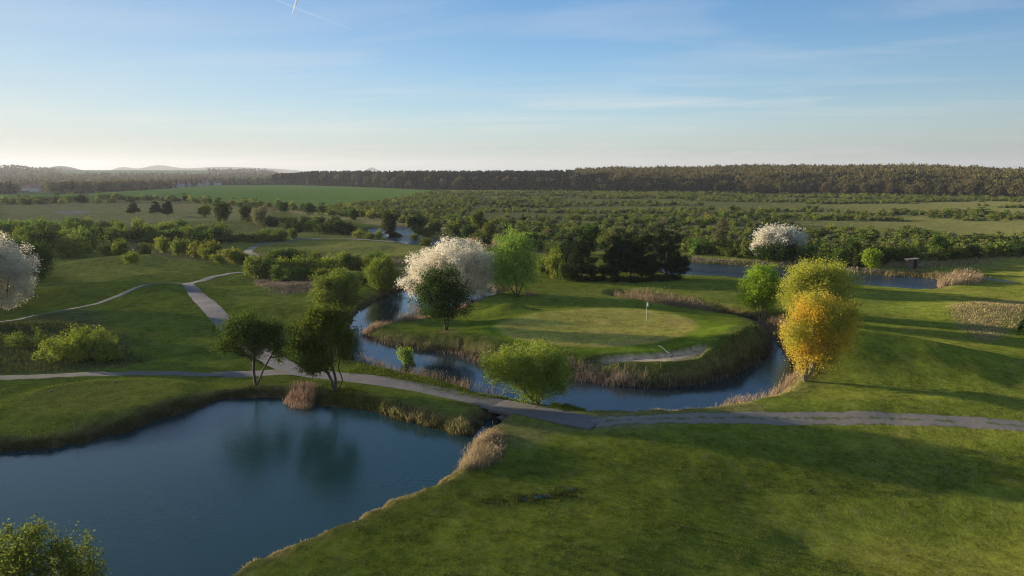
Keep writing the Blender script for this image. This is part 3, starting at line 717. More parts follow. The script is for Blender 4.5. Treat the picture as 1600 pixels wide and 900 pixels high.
# two hawthorns on the pond bank
tree_px((400, 602), [(398, 530, 36, 30), (365, 528, 26, 22), (428, 530, 24, 28), (390, 508, 30, 20), (352, 545, 16, 10), (440, 552, 18, 13)],
        [[(397, 600), (398, 575), (402, 550), (398, 520)], [(402, 602), (412, 578), (428, 552), (438, 525)], [(399, 565), (385, 553), (370, 540)]],
        ntips=420, nleaf=22000, lsize=.08, mat='hawthorn', label='olive green tree with one straight and one leaning trunk at the pond edge', seed=3, sigma=.27, shell=2.8, gap=.42)
tree_px((523, 612), [(512, 520, 42, 38), (480, 528, 26, 30), (540, 535, 24, 36), (520, 496, 32, 16), (495, 565, 30, 16), (548, 566, 14, 14)],
        [[(524, 612), (518, 594), (510, 575), (500, 545)], [(526, 612), (526, 590), (522, 570), (522, 530)], [(528, 612), (537, 592), (530, 575), (538, 545), (550, 530)]],
        ntips=380, nleaf=19000, lsize=.095, mat='maple', label='deep green tree on three slim trunks beside the reed clump of the pond', seed=4, sigma=.29, shell=2.8, gap=.36)
# dark tree on the island, blossoming tree behind it
tree_px((698, 516), [(688, 463, 38, 32), (690, 440, 28, 24), (710, 470, 26, 28), (662, 476, 20, 18), (688, 488, 26, 12)],
        [[(695, 517), (694, 498), (690, 480), (682, 455)], [(700, 517), (701, 498), (703, 478), (706, 450)]],
        ntips=340, nleaf=18000, lsize=.10, mat='darkleaf', label='dark green round tree on the island in front of the white blossoming tree', seed=5, sigma=.36, shell=2.6, rmax=.25)
tree_px((722, 477), [(715, 418, 54, 36), (680, 425, 44, 32), (750, 425, 31, 36), (700, 408, 42, 26), (655, 438, 32, 22), (760, 440, 20, 26), (645, 452, 14, 12), (737, 402, 30, 20), (740, 460, 26, 14)],
        [[(720, 479), (716, 460), (700, 435), (670, 425)], [(723, 479), (724, 455), (735, 430), (745, 410)], [(722, 479), (720, 450), (712, 420), (705, 400)]],
        ntips=600, nleaf=72000, lsize=.09, gap=.2, mat='blossom', label='broad dome shaped tree covered in white blossom beside the channel', seed=6, sigma=.42, shell=2.6, asp=.6)
tree_px((808, 464), [(802, 400, 36, 36), (822, 412, 24, 34), (785, 412, 24, 34), (805, 380, 26, 18), (800, 436, 32, 14)],
        [[(806, 464), (795, 445), (786, 420), (782, 395)], [(808, 464), (806, 440), (804, 410), (800, 385)], [(810, 464), (818, 440), (828, 415), (826, 390)], [(803, 464), (788, 450), (774, 438)]],
        ntips=420, nleaf=21000, lsize=.10, mat='palewillow', label='tall fresh green willow fanning out right of the white blossoming tree', seed=7, sigma=.42, shell=2.2, rmax=.2, bark='bark', gap=.3)
# willow bush by the bridge
tree_px((838, 630), [(825, 580, 56, 34), (790, 578, 40, 30), (862, 582, 38, 34), (825, 558, 50, 22), (835, 604, 40, 22), (772, 572, 22, 20)],
        [[(838, 630), (815, 605), (790, 580)], [(840, 630), (838, 600), (830, 570)], [(842, 630), (860, 605), (875, 580)], [(836, 630), (826, 600), (812, 560)], [(845, 630), (855, 595), (850, 565)]],
        ntips=520, nleaf=36000, lsize=.068, gap=.30, mat='willow', label='rounded yellow green willow bush beside the concrete bridge', cat='bush', root='willow_bush', seed=8, sigma=.27, shell=2.3, rmax=.1, names=('stems', 'foliage'))
tree_px((636, 580), [(634, 556, 12, 11), (640, 566, 9, 10), (630, 550, 8, 6)], [[(636, 581), (635, 570), (633, 556)], [(637, 581), (640, 570), (641, 560)]],
        ntips=90, nleaf=3200, lsize=.08, mat='willow', label='small upright yellow green shrub on the near bank of the channel', cat='bush', root='bush', seed=9, sigma=.16, rmax=.06, names=('stems', 'foliage'))
# trees at the right end of the channel
tree_px((1190, 505), [(1187, 452, 26, 30), (1172, 458, 18, 26), (1200, 460, 15, 28), (1190, 432, 20, 15)],
        [[(1187, 505), (1184, 485), (1180, 460), (1178, 440)], [(1190, 505), (1190, 480), (1191, 450), (1190, 430)], [(1193, 505), (1198, 482), (1203, 455)], [(1188, 505), (1178, 482), (1170, 462)]],
        ntips=330, nleaf=19000, lsize=.10, mat='lime', label='bright lime green young tree left of the yellow trees', seed=10, sigma=.30, shell=2.5, rmax=.14, bark='bark_pale')
tree_px((1282, 505), [(1262, 440, 36, 24), (1290, 430, 34, 19), (1236, 465, 24, 28), (1313, 455, 26, 28), (1278, 468, 42, 34), (1328, 485, 14, 20), (1250, 430, 22, 14)],
        [[(1280, 505), (1260, 480), (1240, 455)], [(1283, 505), (1280, 470), (1275, 430)], [(1285, 505), (1300, 480), (1318, 450)]],
        ntips=480, nleaf=42000, lsize=.088, gap=.32, mat='yellow', label='large yellow green domed tree behind the orange one', seed=11, sigma=.42, shell=2.5, rmax=.2)
tree_px((1258, 596), [(1268, 488, 30, 27), (1244, 524, 26, 28), (1298, 518, 30, 30), (1270, 542, 32, 26), (1316, 498, 17, 18), (1252, 566, 17, 17), (1285, 560, 18, 16)],
        [[(1256, 597), (1252, 570), (1242, 540), (1232, 510)], [(1258, 597), (1260, 560), (1265, 520), (1270, 480)], [(1260, 597), (1272, 565), (1295, 530), (1315, 495)], [(1255, 597), (1250, 580), (1246, 560)], [(1262, 597), (1268, 575), (1282, 550)]],
        ntips=540, nleaf=48000, lsize=.072, gap=.34, mat='orange', label='golden orange leafed willow standing on the right bank of the channel', seed=12, sigma=.36, shell=2.4, rmax=.13, bark='bark_pale', root='tree')
# left edge: white tree and dark neighbours
tree_px((8, 482), [(5, 428, 48, 50), (-20, 430, 44, 46), (32, 440, 22, 36), (0, 400, 30, 24)],
        [[(6, 482), (0, 450), (-10, 420)], [(9, 482), (15, 450), (20, 420)]],
        ntips=520, nleaf=60000, lsize=.088, mat='blossom', label='white blossoming tree cut by the left edge of the view', seed=13, sigma=.40, shell=2.8, asp=.6)
tree_px((58, 440), [(58, 410, 22, 28), (40, 405, 26, 26), (64, 398, 16, 18)], [[(56, 441), (52, 420), (48, 400)], [(60, 441), (62, 420), (64, 400)]],
        ntips=260, nleaf=16000, lsize=.14, mat='darkleaf', label='dense dark bush close behind the white tree at the left edge', cat='bush', root='bush', seed=14, sigma=.45, rmax=.12, names=('stems', 'foliage'))
for bx_, by_, hw_, hp_, lb_, sd_ in ((-52, 506, 38, 80, 'tree outside the left edge nearest the grey track', 84),):  # unseen tree, added for the shade it casts over the left ground
    tree_px((bx_, by_), [(bx_, by_-hp_*.55, hw_, hp_*.42), (bx_-hw_*.4, by_-hp_*.5, hw_*.7, hp_*.35), (bx_+hw_*.4, by_-hp_*.6, hw_*.7, hp_*.3)], [[(bx_, by_), (bx_, by_-hp_*.4)]],
            ntips=160, nleaf=7000, lsize=.22, mat='bushdark', label=lb_, seed=sd_, sigma=.5)
# foreground bush bottom left
tree_px((70, 1010), [(75, 895, 88, 62), (30, 880, 50, 60), (125, 890, 44, 48), (60, 850, 50, 36), (140, 860, 22, 26)],
        [[(70, 1010), (50, 950), (30, 890)], [(72, 1010), (75, 940), (80, 870)], [(74, 1010), (110, 950), (140, 880)], [(71, 1010), (95, 950), (105, 870)], [(69, 1010), (60, 940), (55, 860)]],
        ntips=420, nleaf=15000, lsize=.060, mat='ash', label='leafy green bush rising in the bottom left corner over the pond', cat='bush', root='bush', seed=15, sigma=.17, shell=2.3, rmax=.06, r_tip=.006, names=('stems', 'foliage'), gap=.35)
# channel side bushes
tree_px((532, 490), [(528, 455, 34, 28), (512, 462, 24, 24), (548, 466, 20, 24), (525, 440, 22, 16)], [[(530, 491), (522, 470), (515, 450)], [(534, 491), (540, 470), (545, 455)]],
        ntips=260, nleaf=15000, lsize=.11, mat='bush', label='round olive bush at the left shore of the channel behind the deep green tree', cat='bush', root='bush', seed=16, sigma=.34, rmax=.1, names=('stems', 'foliage'))
tree_px((598, 455), [(598, 430, 24, 20), (590, 425, 18, 18), (605, 408, 12, 12), (616, 436, 12, 16), (600, 416, 16, 16)], [[(597, 456), (595, 430), (600, 405)], [(600, 456), (608, 435), (612, 420)]],
        ntips=220, nleaf=13000, lsize=.12, mat='bushgold', label='weeping yellow green willow at the head of the channel', cat='bush', root='willow_bush', seed=17, sigma=.38, droop=.3, rmax=.1, names=('stems', 'foliage'))
tree_px((130, 562), [(110, 545, 44, 18), (150, 545, 40, 22), (140, 528, 32, 18), (90, 552, 26, 12), (170, 552, 20, 14)], [[(130, 564), (118, 556), (100, 545)], [(130, 564), (144, 552), (152, 530)], [(130, 564), (128, 535)], [(130, 564), (150, 558), (172, 545)]],
        ntips=330, nleaf=15000, lsize=.085, mat='bushgold', label='wide low golden green bush in rough grass above the tee', cat='bush', root='bush', seed=18, sigma=.25, gap=.35, rmax=.06, names=('stems', 'foliage'))
tree_px((40, 545), [(28, 532, 14, 9), (45, 535, 12, 8), (66, 526, 9, 12)], [[(42, 546), (27, 528)], [(42, 546), (47, 530)], [(42, 546), (64, 525), (60, 508)]],
        ntips=70, nleaf=2200, lsize=.08, mat='bushgold', label='thin straggly golden shrub left of the wide low bush', cat='bush', root='bush', seed=19, sigma=.25, rmax=.05, names=('stems', 'foliage'))
# blossoming shrub by the east pond with a dark one in front
tree_px((1215, 405), [(1215, 377, 32, 18), (1235, 380, 22, 16), (1200, 370, 20, 12), (1182, 386, 10, 12), (1225, 366, 20, 9)], [[(1213, 405), (1205, 380)], [(1218, 405), (1225, 378)]],
        ntips=300, nleaf=15000, lsize=.17, mat='blossom', label='white blossoming bush on the far bank of the east pond', cat='bush', root='bush', seed=20, sigma=.55, rmax=.1, names=('stems', 'foliage'), asp=.6)
tree_px((1213, 408), [(1210, 393, 30, 14), (1228, 392, 22, 15), (1194, 396, 14, 11)], [[(1210, 408), (1205, 393)], [(1216, 408), (1222, 392)]],
        ntips=220, nleaf=10000, lsize=.16, mat='darkleaf', label='dark green bush right in front of the far white blossoming bush', cat='bush', root='bush', seed=21, sigma=.5, rmax=.1, names=('stems', 'foliage'))
tree_px((1362, 430), [(1360, 414, 11, 11), (1366, 404, 7, 6), (1352, 408, 6, 5)], [[(1362, 430), (1360, 414), (1362, 402)]],
        ntips=90, nleaf=3500, lsize=.15, mat='lime', label='small bright green tree on the bank of the east pond', seed=22, sigma=.4, rmax=.1)

# pines
def pine(base, top, halfw, label, seed, group=None, low=.12):
    x, y, z = hit(*base); m_ = depth_of(x, y, z)/FPX; H = (base[1]-top)*m_*1.02; R = halfw*m_
    rng = np.random.default_rng(seed); E = []
    nl = 7
    for i in range(nl):
        f = i/(nl-1); zc = H*(low+(1-low)*(.08+.86*f)); rr = R*(1-.62*f**1.7)*(.85+.3*rng.random())
        for k in range(4 if f < .85 else 2):
            a = rng.random()*6.28; E.append((math.cos(a)*rr*.52, math.sin(a)*rr*.52, zc+rng.normal()*.15, rr*.56, rr*.56, H*.085))
    make_tree('pine', (x, y, z), [resample3([(0, 0, -.2), (rng.normal()*.1, 0, H*.5), (rng.normal()*.15, 0, H*.97)], .5)], E, 420, 24000, .13, 'pine', label, group=group, seed=seed,
              sigma=.26, flat=.7, root='pine_tree', asp=.3, rmax=.26, shell=2.6)
pine((909, 440), 360, 30, 'dark pine with open layered boughs at the left of the pine clump', 31)
pine((893, 434), 371, 22, 'smaller dark pine half hidden behind the left end of the pine clump', 32)
pine((963, 440), 357, 30, 'broad dark pine in the middle of the clump', 33)
pine((1003, 438), 364, 27, 'dark pine between the broad pine and the tallest pine', 34)
pine((1040, 437), 351, 34, 'tallest and darkest pine at the right end of the clump', 35)
pine((985, 432), 362, 26, 'dark pine standing at the back of the clump', 36)
pine((209, 335), 318, 10, 'leftmost of the three small pines on the far fairway', 37, low=.25)
pine((243, 333), 316, 9, 'middle one of the three small pines on the far fairway', 38, low=.1)
pine((262, 338), 315, 9, 'rightmost of the three small pines on the far fairway', 39, low=.2)
pine((612, 374), 350, 9, 'small dark conifer at the left end of the distant pond', 40, low=.02)

# ------------------------------------------------------------------ shared bush and tree meshes
def bush_mesh(name, mat, seed, n=900, size=.085, ntip=90, flat=.75, stems=True, bark='bark', sig=.12, low=-.1):
    """a bush of radius 1, height about 1.35"""
    rng = np.random.default_rng(seed)
    ells = [(0, 0, .55, .85, .8, .55)]+[(rng.normal()*.42, rng.normal()*.38, .55+rng.normal()*.22, .40+.2*rng.random(), .42, .36+.18*rng.random()) for _ in range(7)]
    tips = crown_tips(ells, ntip, rng, 2.4, 0, seed); C = np.repeat(tips, n//len(tips)+1, axis=0)[:n]
    Q = C+rng.normal(size=C.shape)*sig; Q[:, 2] = np.where(Q[:, 2] < 0, -Q[:, 2]*.5, Q[:, 2]); LV, LF = leaf_cards(Q, size, rng, .6)
    mats = [M[mat]]; midx = np.zeros(len(LF), int); V = LV; F = LF
    if stems:
        segs = skeleton([resample3([(0, 0, -.05), (rng.normal()*.1, 0, .2), (rng.normal()*.2, .1, .5)], .1), resample3([(0.02, 0, -.05), (-.25, .1, .5)], .1)], tips[:45], rng, seg=.3, r_tip=.006, rmax=.05)
        TV, TF = tubes(segs, 4); F = np.concatenate([LF, TF+len(V)]); V = np.concatenate([V, TV]); mats.append(M[bark]); midx = np.concatenate([midx, np.ones(len(TF), int)])
    return mesh_np(name, V, F, mats, midx)
def stand_mesh(name, mat, seed, n=700, size=.09, conifer=False):
    """a tree of height 1 for woodland seen from afar"""
    rng = np.random.default_rng(seed)
    if conifer:
        t = rng.random(n)**.8; r = (1-t)*.20*(rng.random(n)**.35)+.01; a = rng.random(n)*6.28
        Q = np.stack([np.cos(a)*r, np.sin(a)*r, .10+.88*t], 1); Q[:, 2] += .02*np.sin(a*3+t*30)
        LV, LF = leaf_cards(Q, size*.45, rng, .45)
    else:
        ells = [(0, 0, .62, .30, .30, .32)]+[(rng.normal()*.15, rng.normal()*.15, .58+rng.normal()*.14, .17, .17, .15) for _ in range(7)]
        tips = crown_tips(ells, 110, rng, 2.4, 0, seed); C = np.repeat(tips, n//110+1, axis=0)[:n]; Q = C+rng.normal(size=C.shape)*.032
        LV, LF = leaf_cards(Q, size*.36, rng, .6)
    TV, TF = tubes(([(0, 0, -.05), (0, 0, .35)], [(0, 0, .35), (0, 0, .9 if conifer else .7)], [.02, .014], [.014, .004]), 5)
    return mesh_np(name, np.concatenate([LV, TV]), np.concatenate([LF, TF+len(LV)]), [M[mat], M['bark']], np.concatenate([np.zeros(len(LF), int), np.ones(len(TF), int)]))

BM = {}
for k_, mt_ in (('bush', 'bush'), ('dark', 'bushdark'), ('gold', 'bushgold')):
    for v_ in range(3): BM[k_, v_] = bush_mesh('bush', mt_, 100+v_*7+len(k_), 2600, .062, 150, sig=.10)
for k_, mt_ in (('scrub', 'scrub'), ('grey', 'scrubgrey'), ('darks', 'bushdark'), ('green', 'bush')):
    for v_ in range(2): BM[k_, v_] = bush_mesh('bush', mt_, 200+v_*5+len(k_), 620, .135, 70, stems=False, sig=.10)

ORD = ['first', 'second', 'third', 'fourth', 'fifth', 'sixth', 'seventh', 'eighth', 'ninth', 'tenth', 'eleventh', 'twelfth', 'thirteenth', 'fourteenth', 'fifteenth', 'sixteenth',
       'seventeenth', 'eighteenth', 'nineteenth', 'twentieth', 'twenty-first', 'twenty-second', 'twenty-third', 'twenty-fourth', 'twenty-fifth', 'twenty-sixth', 'twenty-seventh', 'twenty-eighth', 'twenty-ninth', 'thirtieth']
rnd = random.Random(5)
ADJ = {'bush': 'olive green', 'dark': 'dark green', 'gold': 'golden green', 'scrub': 'dull green', 'grey': 'greyish green', 'darks': 'dark green', 'green': 'fresh green'}
def bush_row(pts, where, group, n=None, jx=0, jy=0):
    """pts: list of (px, base_y, half width px, height px, kind)"""
    pts = sorted(pts, key=lambda p: p[0])
    for i, (px, py, hw, hp, kd) in enumerate(pts):
        x, y, z = hit(px, py); m_ = depth_of(x, y, z)/FPX
        nv = 3 if (kd, 2) in BM else 2
        o = link('bush', BM[kd, rnd.randrange(nv)], None, (x, y, z-.05), rnd.random()*6.28, (hw*m_, hw*m_, hp*m_/1.22))
        tag(o, '%s bush, %s from left %s' % (ADJ[kd], ORD[i], where), 'bush', group)
def line_bushes(poly, n, hw, hp, kinds, jy=2.0, seed=1):
    r = random.Random(seed); ln = np.array(poly, float); s = np.linspace(0, 1, n); seg = np.linspace(0, 1, len(ln)); out = []
    for t in s:
        px = np.interp(t, seg, ln[:, 0])+r.uniform(-1, 1)*hw*.5; py = np.interp(t, seg, ln[:, 1])+r.uniform(-jy, jy)
        out.append((px, py, hw*r.uniform(.7, 1.35), hp*r.uniform(.7, 1.3), r.choice(kinds)))
    return out
bush_row(line_bushes([(20, 392), (60, 398), (95, 398), (125, 396)], 7, 20, 34, ['dark', 'bush', 'dark'], 4, 1), 'in the tall thicket behind the white tree', 'thicket behind the left white tree')
bush_row([(33, 385, 13, 30, 'gold')], 'glowing orange green over the white tree', 'thicket behind the left white tree')
bush_row(line_bushes([(-15, 372), (60, 374), (130, 376), (200, 378), (260, 378), (330, 380), (350, 378)], 26, 15, 24, ['bush', 'gold', 'dark', 'bush', 'bush'], 3, 2), 'in the long left middle distance hedge', 'long hedge across the left middle distance')
bush_row(line_bushes([(-10, 362), (120, 360), (250, 365), (320, 368)], 22, 13, 18, ['bush', 'gold', 'bush', 'dark'], 3, 12), 'in the back line of the left hedge', 'back line of the left hedge')
bush_row(line_bushes([(325, 376), (400, 378), (452, 374)], 12, 11, 14, ['dark', 'bush', 'bush'], 2, 3), 'in the hedge left of the gravel bend', 'hedge left of the gravel bend')
bush_row(line_bushes([(175, 402), (210, 406), (250, 396), (290, 396), (320, 404), (345, 410), (372, 414)], 13, 15, 22, ['gold', 'bush', 'gold'], 3, 4), 'in the loose thicket beyond the long mound', 'loose thicket beyond the long mound')
bush_row([(316, 400, 15, 36, 'dark')], 'standing tallest in the loose thicket', 'loose thicket beyond the long mound')
bush_row(line_bushes([(402, 432), (440, 436), (480, 436), (500, 432)], 9, 17, 25, ['bush', 'gold', 'bush'], 3, 5), 'in the front thicket by the marker post', 'front thicket by the marker post')
bush_row(line_bushes([(420, 414), (470, 416), (520, 420), (560, 420), (590, 418)], 14, 15, 22, ['bush', 'gold', 'bush', 'dark'], 3, 6), 'in the back thicket right of the gravel bend', 'back thicket by the gravel bend')
bush_row(line_bushes([(510, 440), (560, 442), (625, 440)], 7, 15, 24, ['gold', 'bush'], 3, 7), 'in the thicket at the head of the channel', 'thicket at the head of the channel')
bush_row(line_bushes([(455, 360), (490, 362), (530, 366), (545, 367)], 9, 13, 17, ['dark', 'bush', 'dark'], 2, 8), 'in the bush group before the dry field', 'bush group before the dry field')
bush_row(line_bushes([(475, 350), (500, 350), (525, 351)], 6, 9, 10, ['dark', 'scrub'], 1.5, 9), 'in the small clump behind that bush group', 'small clump behind the bush group')
bush_row(line_bushes([(405, 352), (440, 352), (455, 350)], 6, 10, 16, ['bush', 'dark'], 2, 10), 'beside the pale tree in the middle distance', 'bushes beside the pale tree')
bush_row(line_bushes([(-5, 319), (30, 319), (60, 318), (110, 318), (200, 317)], 17, 7, 10, ['darks', 'green', 'scrub'], 2, 11), 'along the far edge of the left fairway', 'far edge of the left fairway')
bush_row(line_bushes([(160, 311), (200, 312), (250, 313), (300, 316), (330, 319)], 20, 6, 8, ['darks', 'green', 'scrub', 'darks'], 1.5, 13), 'below the green crop field', 'hedge below the crop field, left part')
bush_row(line_bushes([(345, 322), (420, 325), (500, 333), (570, 341), (620, 346), (700, 350), (790, 362)], 30, 8, 11, ['darks', 'green', 'green', 'scrub'], 1.5, 14), 'in the hedge behind the dry strip', 'hedge behind the dry strip')
bush_row(line_bushes([(375, 318), (440, 320), (520, 326), (580, 333)], 18, 6, 7, ['scrub', 'green'], 1.5, 15), 'in the back hedge by the crop field', 'back line of the hedge by the crop field')
bush_row(line_bushes([(560, 372), (585, 374), (635, 374), (662, 382)], 6, 9, 13, ['bush', 'gold', 'bush'], 1.5, 16), 'beside the distant pond', 'bushes at the distant pond')
bush_row(line_bushes([(665, 368), (700, 368), (735, 370), (760, 384), (830, 380), (858, 392), (870, 402)], 13, 12, 16, ['dark', 'bush'], 2, 17), 'between the distant pond and the pines', 'line from the distant pond to the pines')
bush_row(line_bushes([(852, 432), (868, 434), (880, 438)], 4, 14, 36, ['gold', 'bush'], 2, 18), 'between the willow and the pines', 'bushes between the willow and the pines')
bush_row(line_bushes([(1085, 396), (1120, 398), (1160, 400), (1176, 402)], 9, 13, 20, ['bush', 'green', 'dark'], 2, 19), 'behind the left end of the east pond', 'bushes behind the left end of the east pond')
bush_row(line_bushes([(1262, 410), (1300, 416), (1340, 417), (1380, 412), (1410, 408)], 13, 16, 24, ['dark', 'bush', 'bush'], 2, 20), 'on the far bank beyond the yellow tree', 'far bank beyond the yellow tree')
bush_row(line_bushes([(1440, 410), (1480, 408), (1530, 402), (1580, 398), (1620, 398)], 14, 14, 19, ['bush', 'dark', 'green'], 2, 21), 'right of the wooden shed', 'bushes right of the shed')
bush_row([(1598, 520, 9, 20, 'dark'), (1612, 530, 12, 24, 'bush')], 'at the right edge by the dry grass knoll', 'bushes by the dry grass knoll')
bush_row(line_bushes([(880, 436), (930, 440), (1010, 440), (1060, 436)], 12, 13, 9, ['dark'], 1, 22), 'in the low dark skirt under the pines', 'low bushes under the pines')

# small free standing trees of the middle distance
def mid_tree(base, top, hw, mat, label, seed, trunk=.25, n=5000, ls=.17, bark='bark', group=None, gap=0.0):
    x, y, z = hit(*base); m_ = depth_of(x, y, z)/FPX; H = (base[1]-top)*m_*1.02; R = hw*m_; rng = np.random.default_rng(seed)
    zc = H*(trunk+(1-trunk)/2); rz_ = H*(1-trunk)/2
    E = [(0, 0, zc, R*.8, R*.8, rz_*.9)]+[(rng.normal()*R*.4, rng.normal()*R*.4, zc+rng.normal()*rz_*.4, R*.45, R*.45, rz_*.42) for _ in range(5)]
    make_tree('t', (x, y, z), [resample3([(0, 0, -.2), (rng.normal()*.1, 0, H*.35), (rng.normal()*.3, .1, H*.8)], .6), resample3([(0.05, 0, 0), (R*.3, .1, H*.5), (R*.4, -.1, H*.7)], .6)], E, 120, n, ls, mat, label,
              group=group, seed=seed, sigma=.42, rmax=.2, bark=bark, gap=gap)
mid_tree((127, 323), 314, 7, 'darkleaf', 'small round tree on a clear stem at the far end of the left fairway', 51, .3, 2500, .3) if False else None
mid_tree((127, 323+1), 305, 10, 'darkleaf', 'round headed tree on a clear trunk at the far end of the left fairway', 51, .32, 3500, .26)
mid_tree((347, 349), 317, 15, 'bushdark', 'tall shaggy tree left of the dark round one, middle distance', 52, .12, 6000, .22)
mid_tree((320, 340), 321, 10, 'bush', 'smaller rounded tree just left of the shaggy tree', 53, .1, 3500, .22)
mid_tree((384, 346), 322, 9, 'bushdark', 'dark tapering tree between the shaggy tree and the pale one', 54, .05, 3500, .22)
mid_tree((404, 357), 325, 12, 'scrubgrey', 'pale thinly leafed tree near the gravel bend', 55, .08, 4500, .18, gap=.35)
mid_tree((443, 334), 318, 8, 'darkleaf', 'small dark round tree beside the dry strip', 56, .25, 2500, .24)
mid_tree((483, 337), 319, 8, 'darkleaf', 'dark round tree breaking the hedge line under the crop field', 57, .1, 2500, .26)
mid_tree((553, 344), 328, 8, 'darkleaf', 'dark tree at the lower corner of the crop field hedge', 58, .1, 2500, .26)
mid_tree((608, 372), 333, 13, 'bushdark', 'broad green tree rising above the small dark conifer', 59, .25, 5500, .2)
mid_tree((652, 372), 337, 14, 'bushdark', 'round green tree at the right end of the distant pond', 60, .2, 5500, .2)
mid_tree((745, 362), 331, 11, 'bushgold', 'brownish olive tree behind the white blossoming tree', 61, .1, 4500, .2)
mid_tree((765, 378), 346, 12, 'bush', 'green rounded tree just left of the tall fresh willow', 62, .05, 4500, .18)
mid_tree((918, 408), 354, 13, 'darkleaf', 'leafy tree peeping over the left pine', 63, .2, 4500, .2)
mid_tree((1125, 396), 343, 12, 'scrubgrey', 'grey thin crowned tree behind the east pond', 64, .2, 3500, .16, gap=.4)
mid_tree((1330, 412), 378, 14, 'bushdark', 'dark rounded tree beyond the yellow tree', 65, .05, 4500, .22)
mid_tree((1465, 404), 372, 12, 'darkleaf', 'dark round tree up the bank right of the wooden shed', 66, .05, 4500, .22)

# ------------------------------------------------------------------ scrubland: 300 largest as things, the rest as stuff
rg = np.random.default_rng(77)
sp_poly = P(scrub_px)
def scrub_points(n):
    px = rg.uniform(440, 1900, n); D_ = np.sqrt(rg.uniform(150**2, 640**2, n)); a = np.arctan((px-800)/(FPX/CP)*1.0)
    x = D_*np.sin(a); y = D_*np.cos(a)
    s = sdf(sp_poly, x, y); k = s < 3; return x[k], y[k]
x_, y_ = scrub_points(60000)
D_ = np.hypot(x_, y_); zh = height(x_, y_)
dens = fbm(x_/70, y_/24, 91, 3); d2 = fbm(x_/16, y_/10, 93, 2)
py_ = 450-FPX*np.tan(PITCH-np.arctan((CAM_H-zh)/D_))            # photo row of each spot, only used to say how dense the growth is there
want = np.where(py_ > 352, .72, np.where(py_ > 332, .44, np.where(py_ > 306, .36, .80)))
want = np.where((x_ < -20) & (py_ > 308) & (py_ < 345), .85, want)
keep = (want + dens*.85 + d2*.22) > .50
keep &= rg.random(len(x_)) < np.clip(.30+.00*D_, 0, 1)*np.where(py_ > 345, 1.5, 1.0)
x_, y_, zh, D_ = x_[keep], y_[keep], zh[keep], D_[keep]
o_ = np.argsort(D_); x_, y_, zh, D_ = x_[o_], y_[o_], zh[o_], D_[o_]
print('scrub bushes', len(x_))
rs = rg.uniform(.65, 1.0, len(x_))*rg.uniform(1.0, 1.9, len(x_))*np.where(py_[keep][o_] < 332, .8, 1.0)*np.where(D_ > 330, 1.15, 1.0)*np.where(D_ < 220, .9, 1); rk = rg.choice(6, len(x_), p=[.30, .22, .12, .10, .14, .12]); rr_ = rg.random(len(x_))*6.28
rk[:6] = np.arange(6)
kinds6 = [('scrub', 0), ('scrub', 1), ('grey', 0), ('grey', 1), ('darks', 0), ('green', 0)]
proto = {}
for i in list(range(24))+[int(np.nonzero(rk == k)[0][-1]) for k in range(0)]:
    kd = kinds6[rk[i]]; s = rs[i]
    o = link('bush', BM[kd], None, (x_[i], y_[i], zh[i]-.1), rr_[i], (s, s, s*rg.uniform(.9, 1.25)))
    tag(o, {'scrub': 'dull green rounded bush among its like on the near edge of the scrubland', 'grey': 'greyish green bush among its like on the near edge of the scrubland',
            'darks': 'dark green bush among its like on the near edge of the scrubland', 'green': 'fresh green bush among its like on the near edge of the scrubland'}[kd[0]], 'bush', 'bushes on the nearer side of the scrubland')
    proto.setdefault(rk[i], o)

